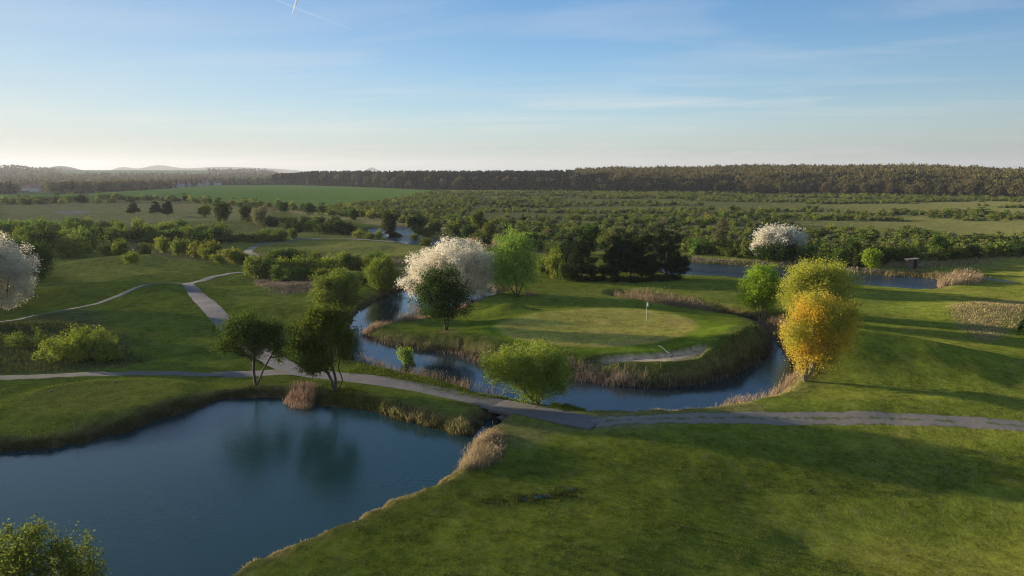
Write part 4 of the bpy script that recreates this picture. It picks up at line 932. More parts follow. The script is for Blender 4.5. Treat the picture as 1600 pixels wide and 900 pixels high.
def scatter_stuff(name, label, pts, scl, rot, var, sources, zs=None):
    me = bpy.data.meshes.new(name); pts = np.asarray(pts, np.float32)
    me.vertices.add(len(pts)); me.vertices.foreach_set('co', pts.ravel()); me.update()
    for nm, arr, ty in (('sc', scl, 'FLOAT'), ('rz', rot, 'FLOAT'), ('vi', var, 'INT'), ('zs', zs if zs is not None else np.ones(len(pts)), 'FLOAT')):
        a_ = me.attributes.new(nm, ty, 'POINT'); a_.data.foreach_set('value', np.asarray(arr, np.int32 if ty == 'INT' else np.float32))
    o = link(name, me); tag(o, label, kind='stuff')
    ng = bpy.data.node_groups.new(name+'_scatter', 'GeometryNodeTree')
    ng.interface.new_socket('Geometry', in_out='INPUT', socket_type='NodeSocketGeometry'); ng.interface.new_socket('Geometry', in_out='OUTPUT', socket_type='NodeSocketGeometry')
    n = ng.nodes; l = ng.links; gi = n.new('NodeGroupInput'); go = n.new('NodeGroupOutput'); jn = n.new('GeometryNodeJoinGeometry'); l.new(jn.outputs[0], go.inputs[0])
    def attr(nm, ty='FLOAT'):
        q = n.new('GeometryNodeInputNamedAttribute'); q.data_type = ty; q.inputs[0].default_value = nm; return q.outputs[0]
    rot_ = n.new('ShaderNodeCombineXYZ'); l.new(attr('rz'), rot_.inputs[2])
    s3 = n.new('ShaderNodeCombineXYZ'); a1 = attr('sc'); l.new(a1, s3.inputs[0]); l.new(a1, s3.inputs[1])
    mu = n.new('ShaderNodeMath'); mu.operation = 'MULTIPLY'; l.new(a1, mu.inputs[0]); l.new(attr('zs'), mu.inputs[1]); l.new(mu.outputs[0], s3.inputs[2])
    vi = attr('vi', 'INT')
    for k, src in enumerate(sources):
        cmp_ = n.new('FunctionNodeCompare'); cmp_.data_type = 'INT'; cmp_.operation = 'EQUAL'
        ins = [s for s in cmp_.inputs if s.type == 'INT']; l.new(vi, ins[0]); ins[1].default_value = k
        oi = n.new('GeometryNodeObjectInfo'); oi.inputs['Object'].default_value = src; oi.inputs['As Instance'].default_value = True; oi.transform_space = 'ORIGINAL'
        iop = n.new('GeometryNodeInstanceOnPoints'); l.new(gi.outputs[0], iop.inputs['Points']); l.new(cmp_.outputs[0], iop.inputs['Selection'])
        l.new(oi.outputs['Geometry'], iop.inputs['Instance']); l.new(rot_.outputs[0], iop.inputs['Rotation']); l.new(s3.outputs[0], iop.inputs['Scale'])
        l.new(iop.outputs[0], jn.inputs[0])
    md = o.modifiers.new('scatter', 'NODES'); md.node_group = ng
    return o
r_i = slice(24, None)
assert len(proto) == 6, proto.keys()
scatter_stuff('scrub', 'thousands of small bushes covering the scrubland below the wooded ridge', np.stack([x_, y_, zh-.1], 1)[r_i], rs[r_i], rr_[r_i], rk[r_i], [proto[k] for k in range(6)])

# ------------------------------------------------------------------ wooded ridge
TM = {('c', v): stand_mesh('conifer', 'wood_con', 300+v, 620, .11, True) for v in range(2)}
TM.update({('d', v): stand_mesh('woodland_tree', 'wood_decid', 320+v, 760, .12) for v in range(3)})
TM['g'] = stand_mesh('woodland_tree', 'bush', 340, 760, .12)
n_ = 26000; px = rg.uniform(425, 1900, n_); dep = 330*rg.random(n_)**1.15
D_ = np.interp(px, front_x, front_d)+dep; a = np.arctan((px-800)/FPX*CP); x_ = D_*np.sin(a); y_ = D_*np.cos(a); zf = height(x_, y_)
con = (px < 900) | ((dep < 28) & (px < 1160)) | ((dep < 90) & (px < 960)) | (rg.random(n_) < .03)
con &= ~((px > 430) & (px < 1400) & (rg.random(n_) < .08) & (dep < 40))
k1 = rg.random(n_) < np.where(con, 1.0, .62)
x_, y_, zf, con, px, dep = x_[k1], y_[k1], zf[k1], con[k1], px[k1], dep[k1]
# first the front trees that can be told apart (pale spring green ones and slim ones), then the mass
front_trees = [(482, 288, 272, 'g', 1.1, 'pale green tree, leftmost of those before the dark conifer wood'), (508, 289, 271, 'g', .9, 'tall pale green tree, second from the left before the conifer wood'),
               (536, 290, 270, ('d', 0), .7, 'slim brown tree before the conifer wood above the crop field'), (608, 292, 277, 'g', 1.3, 'rounded pale green tree before the conifer wood above the crop field'),
               (670, 295, 282, ('d', 1), 1.1, 'small brownish tree near the right corner of the crop field'), (433, 286, 272, ('c', 0), 1.0, 'dark conifer standing alone at the left end of the wood'),
               (444, 286, 272, ('c', 1), 1.0, 'second dark conifer from the left end of the wood'),
               (1218, 303, 284, ('d', 0), .5, 'slim poplar like tree before the brown wood, leftmost of three'), (1315, 303, 282, ('d', 1), .5, 'slim poplar like tree before the brown wood, middle of three'),
               (1330, 303, 284, 'g', .5, 'slim greenish tree before the brown wood, rightmost of three'), (1118, 302, 286, ('d', 2), .5, 'slim pale tree before the dark conifer belt'),
               (1376, 304, 290, 'g', .9, 'small pale green tree before the right part of the brown wood'), (1530, 305, 291, 'g', .9, 'small green tree before the far right end of the brown wood')]
src = {}
for (fx, fy, ty, kd, wsc, lb) in front_trees:
    x, y, z = hit(fx, fy); m_ = depth_of(x, y, z)/FPX; H = (fy-ty)*m_
    o = link('tree', TM[kd], None, (x, y, z-.2), rnd.random()*6, (H*wsc, H*wsc, H)); tag(o, lb, 'tree', 'trees before the wooded ridge'); src.setdefault(kd, o)
def front_tree_src(kd): return src[kd]
fr_ = .55+.45*sstep(0, 45, dep+12*fbm(x_/30, y_/30, 66, 2)); Hc = rg.uniform(7.5, 16.5, len(x_))*fr_; Hd = rg.uniform(9.0, 17, len(x_))*fr_*(1+.14*fbm(x_/60, y_/60, 5, 2)); rot = rg.random(len(x_))*6.28
dm = ~con
scatter_stuff('conifer_forest', 'dark conifer wood along the ridge on the skyline', np.stack([x_, y_, zf-.3], 1)[con], (Hc*1.35)[con], rot[con], rg.integers(0, 2, con.sum()), [src[('c', 0)], src[('c', 1)]], np.full(int(con.sum()), .74))
scatter_stuff('broadleaf_forest', 'brown and olive broadleaf wood along the right of the skyline ridge', np.stack([x_, y_, zf-.3], 1)[dm], (Hd*1.05)[dm], rot[dm], rg.integers(0, 3, dm.sum()), [src[('d', 0)], src[('d', 1)], src[('d', 2)]])
# woods in the hazy valley on the left
n_ = 11000; px = rg.uniform(-500, 470, n_); cd_ = np.interp(px, crest_x, crest_d); D_ = cd_+(rg.random(n_)**1.6)*2700+120
a = np.arctan((px-800)/FPX*CP); x_ = D_*np.sin(a); y_ = D_*np.cos(a); zf = height(x_, y_)
fld = (px > 95) & (px < 325) & (D_ > 2300) & (D_ < 3800); fl2 = (fbm(x_/260, y_/160, 17, 3) > .15) & (D_ > 1500)
k1 = ~(fld | fl2) & ~((px > 20) & (px < 70) & (D_ < 1090)); x_, y_, zf, D_ = x_[k1], y_[k1], zf[k1], D_[k1]
scatter_stuff('valley_wood', 'hazy woods filling the valley round the distant village', np.stack([x_, y_, zf-.3], 1), rg.uniform(7, 13, len(x_)), rg.random(len(x_))*6.28, rg.integers(0, 5, len(x_)), [src[('d', 0)], src[('d', 1)], src[('d', 2)], src['g'], src[('c', 0)]])

# ------------------------------------------------------------------ distant village
M['plaster'] = rough_mat('village_plaster', (.55, .52, .47), (.75, .72, .66), 2); M['rooftile'] = rough_mat('village_roof', (.18, .07, .05), (.28, .13, .09), 3); M['plaster2'] = rough_mat('village_plaster_ochre', (.42, .33, .22), (.5, .42, .3), 2)
def house_meshes(mat):
    wv = [(-5, -4, 0), (5, -4, 0), (5, 4, 0), (-5, 4, 0), (-5, -4, 5), (5, -4, 5), (5, 4, 5), (-5, 4, 5), (-5, 0, 8.2), (5, 0, 8.2)]
    w = mesh_np('wall', wv, [np.array([[0, 1, 5, 4], [2, 3, 7, 6]]), np.array([[1, 2, 6, 9, 5], [3, 0, 4, 8, 7]])], M[mat])
    rv = [(-5.4, -4.5, 4.7), (5.4, -4.5, 4.7), (5.4, 0, 8.5), (-5.4, 0, 8.5), (-5.4, 4.5, 4.7), (5.4, 4.5, 4.7), (-5.4, -4.5, 4.45), (5.4, -4.5, 4.45), (-5.4, 4.5, 4.45), (5.4, 4.5, 4.45), (5.4, 0, 8.25), (-5.4, 0, 8.25)]
    r = mesh_np('roof', rv, np.array([[0, 1, 2, 3], [3, 2, 5, 4], [6, 11, 10, 7], [11, 8, 9, 10], [0, 6, 7, 1], [4, 5, 9, 8], [0, 3, 11, 6], [3, 4, 8, 11], [1, 7, 10, 2], [2, 10, 9, 5]]), M['rooftile'])
    return w, r
HM = [house_meshes('plaster'), house_meshes('plaster2')]
rh_ = random.Random(9)
spots = [(26, 291), (41, 296), (54, 297), (3, 293), (97, 294), (127, 298), (180, 290)]
for i in range(52):
    t = i/51; spots.append((60+t*275+rh_.uniform(-8, 8), 294-6*t+rh_.uniform(-3.5, 3.5)))
spots.sort()
hits = []
for i, (hx, hy) in enumerate(spots):
    # march along the ray beyond the crest of the crop field
    u = (hx-800)/FPX; v = (450-hy)/FPX; dx, dy, dz = u, CP+v*SP, -SP+v*CP
    ts = np.arange(np.interp(hx, crest_x, crest_d)+120, 3200, 6.0)/math.hypot(dx, dy); X = dx*ts; Y = dy*ts; Zr = CAM_H+dz*ts; g = height(X, Y)
    b = np.nonzero(Zr <= g+2)[0]
    if not len(b): continue
    hits.append((hx, X[b[0]], Y[b[0]], g[b[0]]))
secs = [(0, 70, 'at the left end of the village by the small field'), (70, 130, 'in the wooded left part of the village'), (130, 200, 'in the middle of the village'), (200, 260, 'in the bright cluster of the village'), (260, 400, 'at the right end of the village below the field crest')]
for a0, a1, w in secs:
    hs = [h for h in hits if a0 <= h[0] < a1]
    for i, (hx, X, Y, Z) in enumerate(hs):
        k = rh_.randrange(4) == 0; e = empty('house', (X, Y, Z-.3), '%s house, %s from left %s' % ('ochre' if k else 'white', ORD[i], w), 'house', 'houses of the distant village', rh_.choice([0, .4, 1.57, 1.2, -.3]))
        s = rh_.uniform(.8, 1.35); e.scale = (s, s, s); wm, rm = HM[1 if k else 0]; link('wall', wm, e); link('roof', rm, e)

# ------------------------------------------------------------------ reeds, tussocks and lawn blades (stuff)
def blades(name, label, X, Y, hmin, hmax, mat, wid=.03, lean=.25, head=False, clump=0, cr=.25, seed=1, zoff=0.0, wind=(.12, -.05)):
    r = np.random.default_rng(seed)
    if clump:
        X = np.repeat(X, clump)+r.normal(size=len(X)*clump)*cr; Y = np.repeat(Y, clump)+r.normal(size=len(Y)*clump)*cr
    Z = height(X, Y)
    ok = Z > (W-.45 if name == 'reeds' else W+.03)
    X, Y, Z = X[ok], Y[ok], Z[ok]; n_ = len(X); Z = np.maximum(Z, W-.05)+zoff; h = r.uniform(hmin, hmax, n_)
    hm = .45+.5*vnoise(X*.6, Y*.6, seed)+.7*vnoise(X*2.3, Y*2.3, seed+3)*r.random(n_)**.6; h = h*hm
    a = r.random(n_)*6.28; dx = np.cos(a)*wid*(.6+.8*r.random(n_)); dy = np.sin(a)*wid*(.6+.8*r.random(n_))
    lx = (r.normal(size=n_)*lean+wind[0])*h; ly = (r.normal(size=n_)*lean+wind[1])*h
    B1 = np.stack([X-dx, Y-dy, Z-.03], 1); B2 = np.stack([X+dx, Y+dy, Z-.03], 1)
    M1 = np.stack([X+lx*.35+dx*.8, Y+ly*.35+dy*.8, Z+h*.6], 1); M0 = np.stack([X+lx*.35-dx*.8, Y+ly*.35-dy*.8, Z+h*.6], 1)
    T_ = np.stack([X+lx, Y+ly, Z+h], 1)
    V = np.stack([B1, B2, M1, M0, T_], 1).reshape(-1, 3); k = np.arange(n_)*5
    F4 = np.stack([k, k+1, k+2, k+3], 1); F3 = np.stack([k+3, k+2, k+4], 1); Fs = [F4, F3]
    if head:
        hw_ = wid*1.6; H1 = T_+np.stack([dx/wid*hw_, dy/wid*hw_, h*0-.05], 1); H2 = T_-np.stack([dx/wid*hw_, dy/wid*hw_, h*0+.05], 1); H3 = T_+np.stack([lx*.12, ly*.12, h*.14], 1); H4 = T_-np.stack([0*h, 0*h, h*.08], 1)
        b = len(V); V = np.concatenate([V, np.stack([H4, H1, H3, H2], 1).reshape(-1, 3)]); kk = b+np.arange(n_)*4; Fs = [np.concatenate([F4, np.stack([kk, kk+1, kk+2, kk+3], 1)]), F3]
    return tag(link(name, mesh_np(name, V, Fs, M[mat])), label, kind='stuff')
def in_poly(px_list, n, z=0.0, seed=1):
    r = np.random.default_rng(seed); poly = P(px_list, z); lo = poly.min(0); hi = poly.max(0); out = np.zeros((0, 2))
    while len(out) < n:
        q = lo+(hi-lo)*r.random((n*2, 2)); q = q[sdf(poly, q[:, 0], q[:, 1]) < .35*r.normal(size=n*2)]; out = np.concatenate([out, q])
    return out[:n, 0], out[:n, 1]
def along(px_line, n, spread, z=W, seed=1, clumpy=.5):
    r = np.random.default_rng(seed); ln = resample(smooth_line(P(px_line, z), 6), .2); nn = n*3
    i = r.random(nn)*(len(ln)-1); j = i.astype(int); f = (i-j)[:, None]; q = ln[j]*(1-f)+ln[np.minimum(j+1, len(ln)-1)]*f+r.normal(size=(nn, 2))*spread
    k = vnoise(q[:, 0]*.45, q[:, 1]*.45, seed+50) > r.random(nn)*clumpy*1.6
    q = q[k][:n]; return q[:, 0], q[:, 1]
blades('reeds', 'straw pink reed clump at the pond edge between the two trees', *in_poly([(447, 622), (455, 612), (485, 612), (492, 622), (486, 634), (462, 638)], 1200, -.6, 2), 0.3, 0.58, 'reed', .014, .16, True, seed=2)
blades('reeds', 'pale straw reed clump leaning out at the right corner of the pond', *in_poly([(716, 742), (730, 715), (742, 692), (760, 690), (786, 704), (784, 722), (760, 734), (735, 744)], 3840, -.5, 3), 0.3, 0.65, 'reed', .014, .25, True, seed=3)
blades('reeds', 'straw coloured tussocks on the grassy point right of the pond', *in_poly([(742, 694), (752, 680), (775, 682), (788, 700), (786, 716), (768, 712)], 2600, -.2, 4), 0.15, 0.4, 'tussstraw', .022, .35, seed=4)
blades('reeds', 'thin row of dry reeds on the near bank of the channel left of the willow bush', *along([(562, 562), (600, 570), (630, 579), (662, 586), (700, 595), (740, 605), (775, 614)], 2080, .45, seed=5), 0.35, 0.75, 'reed', .013, .15, True, seed=5)
blades('reeds', 'pinkish reeds at the western tip of the island', *along([(573, 524), (590, 515), (620, 508), (655, 502), (680, 495)], 2400, .45, seed=6), 0.4, 0.8, 'reed', .014, .13, True, seed=6)
blades('reeds', 'reeds on the back shore of the island under the blossoming tree', *along([(680, 496), (715, 485), (742, 475), (768, 466)], 900, .4, seed=7), 0.4, 0.7, 'reed', .016, .13, True, seed=7)
blades('reeds', 'grey dry reeds along the front left shore of the island', *along([(590, 534), (620, 541), (680, 549), (720, 554), (755, 567), (800, 580)], 600, .55, seed=8), 0.24, 0.56, 'reedgrey', .013, .17, True, seed=8)
blades('reeds', 'tall grey reeds on the front shore of the island below the bunker', *along([(845, 586), (900, 592), (940, 597), (1000, 603)], 1248, .55, seed=9), 0.4, 0.8, 'reedgrey', .013, .14, True, seed=9)
blades('reeds', 'sparse grey reeds rounding the right end of the island', *along([(1010, 604), (1060, 603), (1110, 595), (1150, 581), (1180, 569), (1200, 552), (1207, 535)], 630, .6, seed=10), 0.3, 0.637, 'reedgrey', .013, .16, True, seed=10)
blades('reeds', 'long belt of dry reeds behind the putting green', *in_poly([(958, 466), (985, 462), (1030, 468), (1080, 478), (1115, 487), (1110, 492), (1060, 486), (1000, 475)], 6720, -.7, 11), 0.8, 1.3, 'reed', .018, .12, True, seed=11)
blades('reeds', 'pale reeds on the near right bank of the channel', *along([(1120, 634), (1150, 629), (1180, 623), (1215, 615), (1238, 600), (1246, 588)], 2080, .35, seed=12), 0.3, 0.75, 'reed', .013, .15, True, seed=12)
blades('reeds', 'reeds between the lime green tree and the golden orange willow', *in_poly([(1192, 508), (1200, 498), (1222, 505), (1235, 530), (1232, 545), (1215, 525)], 1600, -.4, 13), 0.5, 0.9, 'reed', .016, .14, True, seed=13)
blades('reeds', 'bright straw reed bed at the right end of the east pond', *in_poly([(1465, 446), (1468, 436), (1500, 430), (1530, 434), (1532, 445), (1500, 448)], 2200, -.5, 14), 0.6, 1.1, 'reed', .035, .12, True, seed=14)
blades('reeds', 'tan tussocks along the far bank of the east pond', *along([(1385, 430), (1420, 431), (1450, 433), (1470, 437)], 1600, .8, seed=15), 0.3, 0.7, 'tussstraw', .04, .3, seed=15)
blades('reeds', 'dry brown fringe on the far bank of the east pond behind the trees', *along([(1070, 408), (1120, 411), (1180, 414), (1240, 417), (1300, 423), (1380, 429)], 2000, .8, seed=16), 0.2, 0.5, 'reedgrey', .05, .3, seed=16)
blades('reeds', 'pink dry reeds round the distant pond', *along([(655, 379), (700, 380), (735, 379), (760, 380), (800, 385)], 2600, 1.8, seed=17), .8, 1.6, 'reed', .06, .2, seed=17)
blades('reeds', 'small reed tuft at the foot of the tall fresh willow', *in_poly([(818, 460), (830, 459), (836, 463), (822, 465)], 220, .0, 18), 0.3, 0.6, 'reed', .016, .14, True, seed=18)
blades('shore_grass', 'dark ragged grass hanging over the left bank of the pond', *along([(-60, 711), (0, 706), (130, 691), (240, 659), (340, 625), (400, 619), (445, 622)], 6000, .22, seed=19), .07, .24, 'tuss', .02, .4, seed=19)
blades('shore_grass', 'rough tussocky grass on the pond bank below the paved path', *along([(492, 630), (560, 639), (600, 647), (640, 661), (690, 674), (735, 684)], 6000, .34, seed=20), 0.1, 0.32, 'tuss', .022, .4, seed=20)
blades('shore_grass', 'straw tussocks dotted on the pond bank near the bridge', *along([(600, 646), (640, 659), (690, 672), (738, 682)], 2200, .3, seed=21, clumpy=1.0), .2, .55, 'tussstraw', .022, .35, seed=21)
blades('shore_grass', 'pale dry grass lining the foreground shore of the pond', *along([(735, 738), (712, 748), (640, 787), (580, 812), (520, 840), (450, 870), (370, 905), (300, 942)], 9000, .16, seed=22, clumpy=.2), .06, .2, 'tussstraw', .012, .5, seed=22)
blades('shore_grass', 'lush green verge between the paved path and the channel', *in_poly([(560, 570), (640, 584), (720, 600), (790, 618), (830, 632), (790, 632), (700, 612), (600, 588), (540, 580)], 9000, .0, 23), 0.08, 0.22, 'lawn', .02, .5, seed=23)
blades('shore_grass', 'overgrown dark steep bank on the front of the island', *along([(840, 582), (900, 586), (960, 590), (1020, 594), (1080, 590), (1130, 580), (1170, 562), (1190, 545), (1195, 530)], 6400, 1.1, z=0, seed=24), 0.075, 0.262, 'tuss', .022, .45, seed=24)
blades('shore_grass', 'rough grass on the front left bank of the island', *along([(590, 530), (640, 540), (700, 547), (750, 560), (800, 573)], 4000, .6, z=-.4, seed=25), 0.084, 0.28, 'tuss', .022, .4, seed=25)
blades('shore_grass', 'tuft of bright grass where the bridge meets the channel', *in_poly([(860, 632), (880, 625), (912, 630), (915, 642), (880, 646)], 1600, -.1, 26), .15, .45, 'lawn', .02, .4, seed=26)
blades('shore_grass', 'green tuft at the foot of the three trunked tree', *in_poly([(508, 618), (515, 608), (540, 608), (552, 618), (530, 624)], 1300, -.1, 27), .15, .5, 'lawn', .02, .4, seed=27)
blades('shore_grass', 'dry bank grass on the right shore of the channel', *along([(1000, 640), (1100, 638), (1160, 630), (1230, 612), (1265, 590), (1300, 565)], 4200, .45, z=-.4, seed=28), .1, .35, 'tussstraw', .02, .4, seed=28)
blades('shore_grass', 'scrubby bank grass on the left shore of the channel', *along([(620, 458), (590, 468), (565, 486), (556, 500), (552, 530), (555, 556)], 3000, .8, z=-.4, seed=29), 0.2, 0.5, 'tuss', .035, .3, seed=29)
blades('rough_grass', 'tall dry grass on the knoll at the right edge', *in_poly([(1485, 482), (1540, 467), (1640, 463), (1680, 470), (1610, 490), (1575, 512), (1555, 530), (1530, 530), (1492, 502)], 5200, .5, 30), 0.08, 0.272, 'tussstraw', .035, .4, seed=30)
blades('rough_grass', 'brown heathy grass before the channel bushes', *in_poly([(398, 440), (440, 438), (500, 440), (490, 460), (430, 462), (405, 452)], 4500, 0, 31), 0.12, 0.4, 'reedgrey', .035, .4, seed=31)
blades('rough_grass', 'tangled rough grass round the wide low golden bush', *in_poly([(-60, 505), (60, 500), (140, 505), (230, 560), (60, 576), (-60, 580)], 9000, 0, 32), .15, .5, 'tuss', .025, .45, seed=32)
blades('rough_grass', 'bleached grass band below the shed and scrub', *along([(1380, 411), (1440, 413), (1500, 409), (1540, 402), (1600, 400), (1660, 400)], 4500, 1.6, z=.3, seed=33), .4, 1.1, 'tussstraw', .07, .35, seed=33)
blades('rough_grass', 'dead grass tops along the back of the channel thicket', *along([(400, 402), (460, 406), (540, 408), (620, 412)], 4000, 1.5, z=0, seed=34), .4, .9, 'reedgrey', .06, .3, seed=34)
# foreground turf
lx, ly = in_poly([(300, 960), (760, 720), (900, 690), (1700, 700), (1900, 960)], 90000, 0, 35)
blades('lawn', 'coarse mown turf of the foreground lawn', lx, ly, .025, .075, 'lawn', .012, .8, seed=35)
lx, ly = in_poly([(0, 600), (150, 585), (380, 588), (380, 612), (240, 650), (100, 690), (-60, 700)], 14000, 0, 36)
blades('lawn', 'mown turf round the oval tee left of the pond', lx, ly, .03, .07, 'lawn', .013, .8, seed=36)

lx, ly = in_poly([(300, 960), (760, 720), (900, 690), (1700, 700), (1900, 960)], 1500, 0, 37)
blades('lawn', 'small darker tufts scattered over the foreground lawn', lx, ly, .05, .12, 'tuss', .014, .6, clump=14, cr=.10, seed=37)
qx_, qy_ = in_poly([(745, 786), (770, 772), (850, 768), (880, 752), (905, 756), (900, 772), (860, 782), (800, 792)], 160, 0, 38)
blades('rough_grass', 'coarse dark grass ringing the puddles in the foreground', qx_, qy_, .08, .2, 'tuss', .016, .6, clump=10, cr=.12, seed=38)

# ------------------------------------------------------------------ built things
# concrete slab bridge over the ditch
b0 = np.array(pz(*bridge_px[0])); b1 = np.array(pz(*bridge_px[1])); bd = b1-b0; bl = float(np.hypot(*bd)); ba = math.atan2(bd[1], bd[0]); bc = (b0+b1)/2
zb_ = np.maximum(height(BL[[0, -1], 0], BL[[0, -1], 1], cut=False), -.12)
br = empty('footbridge', (bc[0], bc[1], zb_.mean()-.03), 'flat ribbed concrete footbridge joining the paved path and earth track', 'bridge')
br.rotation_euler = Matrix(((bd[0]/bl, -bd[1]/bl, 0), (bd[1]/bl, bd[0]/bl, 0), (0, 0, 1))).to_euler()
br.rotation_euler = (0, -math.atan2(zb_[1]-zb_[0], bl), ba)
nb_ = 22; sl = mesh_np('slab', box_v(0, 0, 0, bl/nb_-.012, 2.5, .12), BOXF, M['concrete'])
for i in range(nb_):
    o = link('slab', sl, br, (-bl/2+(i+.5)*bl/nb_, rnd.uniform(-.02, .02), rnd.uniform(-.004, .004)))
for s in (-1, 1): boxes('side_beam', [(0, s*1.05, -.15, bl, .22, .16)], M['concrete'], br)
boxes('end_beam', [(bl/2+.10, 0, -.03, .16, 2.6, .16)], M['concrete'], br)
TV, TF = tubes(([(-bl/2+1.4, -1.9, -.60)], [(-bl/2+1.4, 1.9, -.60)], [.36], [.36]), 12); link('culvert_pipe', mesh_np('culvert_pipe', TV, TF, M['concrete'], smooth=True), br)

# flag on the green
M['white'] = rough_mat('white_paint', (.78, .78, .76), (.82, .82, .80), 5, .5, .02); M['steel'] = rough_mat('rake_handle', (.45, .44, .42), (.55, .54, .5), 9, .5, .05)
M['black'] = rough_mat('black_plastic', (.03, .03, .03), (.05, .05, .05), 9, .7, .1); M['post'] = rough_mat('weathered_post', (.10, .09, .08), (.2, .18, .16), 9)
M['grate'] = rough_mat('weathered_board', (.10, .065, .04), (.19, .13, .085), 6); M['redwood'] = rough_mat('shed_board', (.14, .09, .06), (.24, .16, .11), 5)
x, y, z = hit(1010, 501)
fl = empty('golf_flag', (x, y, z), 'white flag on a thin pole standing in the putting green', 'flag')
TV, TF = tubes(([(0, 0, -.1), (0, 0, 1.1)], [(0, 0, 1.1), (0, 0, 2.25)], [.013, .013], [.013, .011]), 6); link('pole', mesh_np('pole', TV, TF, M['white'], smooth=True), fl)
gv = []; nx, nzv = 7, 6
for side in (0, .012):
    for i in range(nx):
        for j in range(nzv): gv.append((.02+.16*i/(nx-1)+.03*j/(nzv-1)*0, .03*math.sin(i*1.1+j*.6)+side, 2.22-.50*j/(nzv-1)-.10*(i/(nx-1))**2))
gf = [[i*nzv+j, (i+1)*nzv+j, (i+1)*nzv+j+1, i*nzv+j+1] for i in range(nx-1) for j in range(nzv-1)]; off = nx*nzv
gf += [[a+off for a in f[::-1]] for f in gf]
link('flag_cloth', mesh_np('flag_cloth', gv, np.array(gf), M['white'], smooth=True), fl)
TV, TF = tubes(([(0, 0, .005)], [(0, 0, .012)], [.055], [.055]), 12); link('cup', mesh_np('cup', TV, TF, M['black']), fl)
# bunker rake
x, y, z = hit(1050, 553)
x2, y2, z2 = hit(1026, 545)
rk_ = empty('bunker_rake', (x, y, z+.03), 'bunker rake with a pale handle lying across the sand bunker', 'rake')
ex, ey = x2-x, y2-y; L_ = math.hypot(ex, ey); ex /= L_; ey /= L_
hx, hy = ex*1.35, ey*1.35; hzv = .78
TV, TF = tubes(([(0, 0, .04), (hx*.9, hy*.9, hzv*.92), (hx*1.0, hy*1.0, hzv)], [(hx*.9, hy*.9, hzv*.92), (hx, hy, hzv), (hx*1.12, hy*1.12, hzv-.05)], [.022]*3, [.022]*3), 6); link('handle', mesh_np('handle', TV, TF, M['steel'], smooth=True), rk_)
an = math.atan2(ey, ex)+math.pi/2
boxes('rake_head', [(0, 0, .03, .55, .06, .05, an)], M['black'], rk_)
for i in range(9):
    t = -.25+.5*i/8; boxes('tine', [(math.cos(an)*t, math.sin(an)*t, -.03, .02, .02, .08, an)], M['black'], rk_)
# white marker post at the path corner
x, y, z = hit(383, 430)
mp_ = empty('marker_post', (x, y, z), 'short white marker post where the paved path meets the gravel bend', 'post')
boxes('post', [(0, 0, .38, .26, .12, .86)], M['white'], mp_, .02); boxes('post_cap', [(0, 0, .84, .30, .16, .05)], M['white'], mp_, .01)
# tee markers
for (qx, qy, lb) in ((180, 598, 'small dark tee marker on the right part of the oval tee'), (80, 613, 'small dark tee marker on the left part of the oval tee')):
    x, y, z = hit(qx, qy); tm = empty('tee_marker', (x, y, z), lb, 'tee marker', 'tee markers on the oval tee')
    boxes('block', [(0, 0, .09, .22, .12, .16, .3)], M['grate'], tm, .02); boxes('peg', [(0, 0, .01, .03, .03, .12, .3)], M['black'], tm)
# thin stake in the near bank
x, y, z = hit(117, 675)
st_ = empty('stake', (x, y, z), 'thin grey stake in the grass bank left of the pond', 'stake')
TV, TF = tubes(([(0, 0, -.2), (0, 0, .5)], [(0, 0, .5), (.01, 0, .95)], [.02, .02], [.02, .017]), 6); link('pole', mesh_np('pole', TV, TF, M['post'], smooth=True), st_)
# reflection stake standing in the shallow water
# shed
x, y, z = hit(1424, 420)
sh = empty('shed', (x, y, z), 'small wooden shelter with one open dark side by the east pond', 'shed', rz=-.15)
m_ = depth_of(x, y, z)/FPX; w_, h_ = 13*m_, 15*m_
nbd = 9
for i in range(nbd):
    boxes('board', [(-w_/2+.02, -w_*.35+w_*.7*(i+.5)/nbd, h_/2, .03, w_*.7/nbd-.012, h_*.96)], M['redwood'], sh)
for i in range(5):
    boxes('board', [(-w_/2+w_*.5*(i+.5)/5, -w_*.37, h_/2, w_*.5/5-.012, .03, h_*.96)], M['redwood'], sh)
boxes('back_wall', [(0, w_*.36, h_/2, w_, .04, h_)], M['grate'], sh); boxes('side_wall', [(w_/2, 0, h_/2, .04, w_*.7, h_*.98)], M['grate'], sh)
for px_ in (w_*.02, w_*.48): boxes('corner_post', [(px_, -w_*.36, h_/2, .10, .10, h_)], M['post'], sh)
rv = box_v(0, 0, 0, w_*1.3, w_*1.05, .08); rv[:, 2] += h_*1.04+rv[:, 0]*.12; link('roof', mesh_np('roof', rv, BOXF, M['post']), sh)
x, y, z = hit(1438, 418); cn = empty('water_barrel', (x, y, z), 'small pale blue barrel on the grass right of the shelter', 'barrel')
M['bluegrey'] = rough_mat('pale_blue_plastic', (.30, .36, .42), (.36, .42, .48), 5, .5, .02)
TV, TF = tubes(([(0, 0, 0), (0, 0, .1), (0, 0, .6), (0, 0, .7)], [(0, 0, .1), (0, 0, .6), (0, 0, .7), (0, 0, .71)], [.28, .33, .33, .28], [.33, .33, .28, .02]), 14); link('barrel_body', mesh_np('barrel_body', TV, TF, M['bluegrey'], smooth=True), cn)
TV, TF = tubes(([(0, 0, .2), (0, 0, .5)], [(0, 0, .23), (0, 0, .53)], [.345, .345], [.345, .345]), 14); link('hoop', mesh_np('hoop', TV, TF, M['bluegrey']), cn)
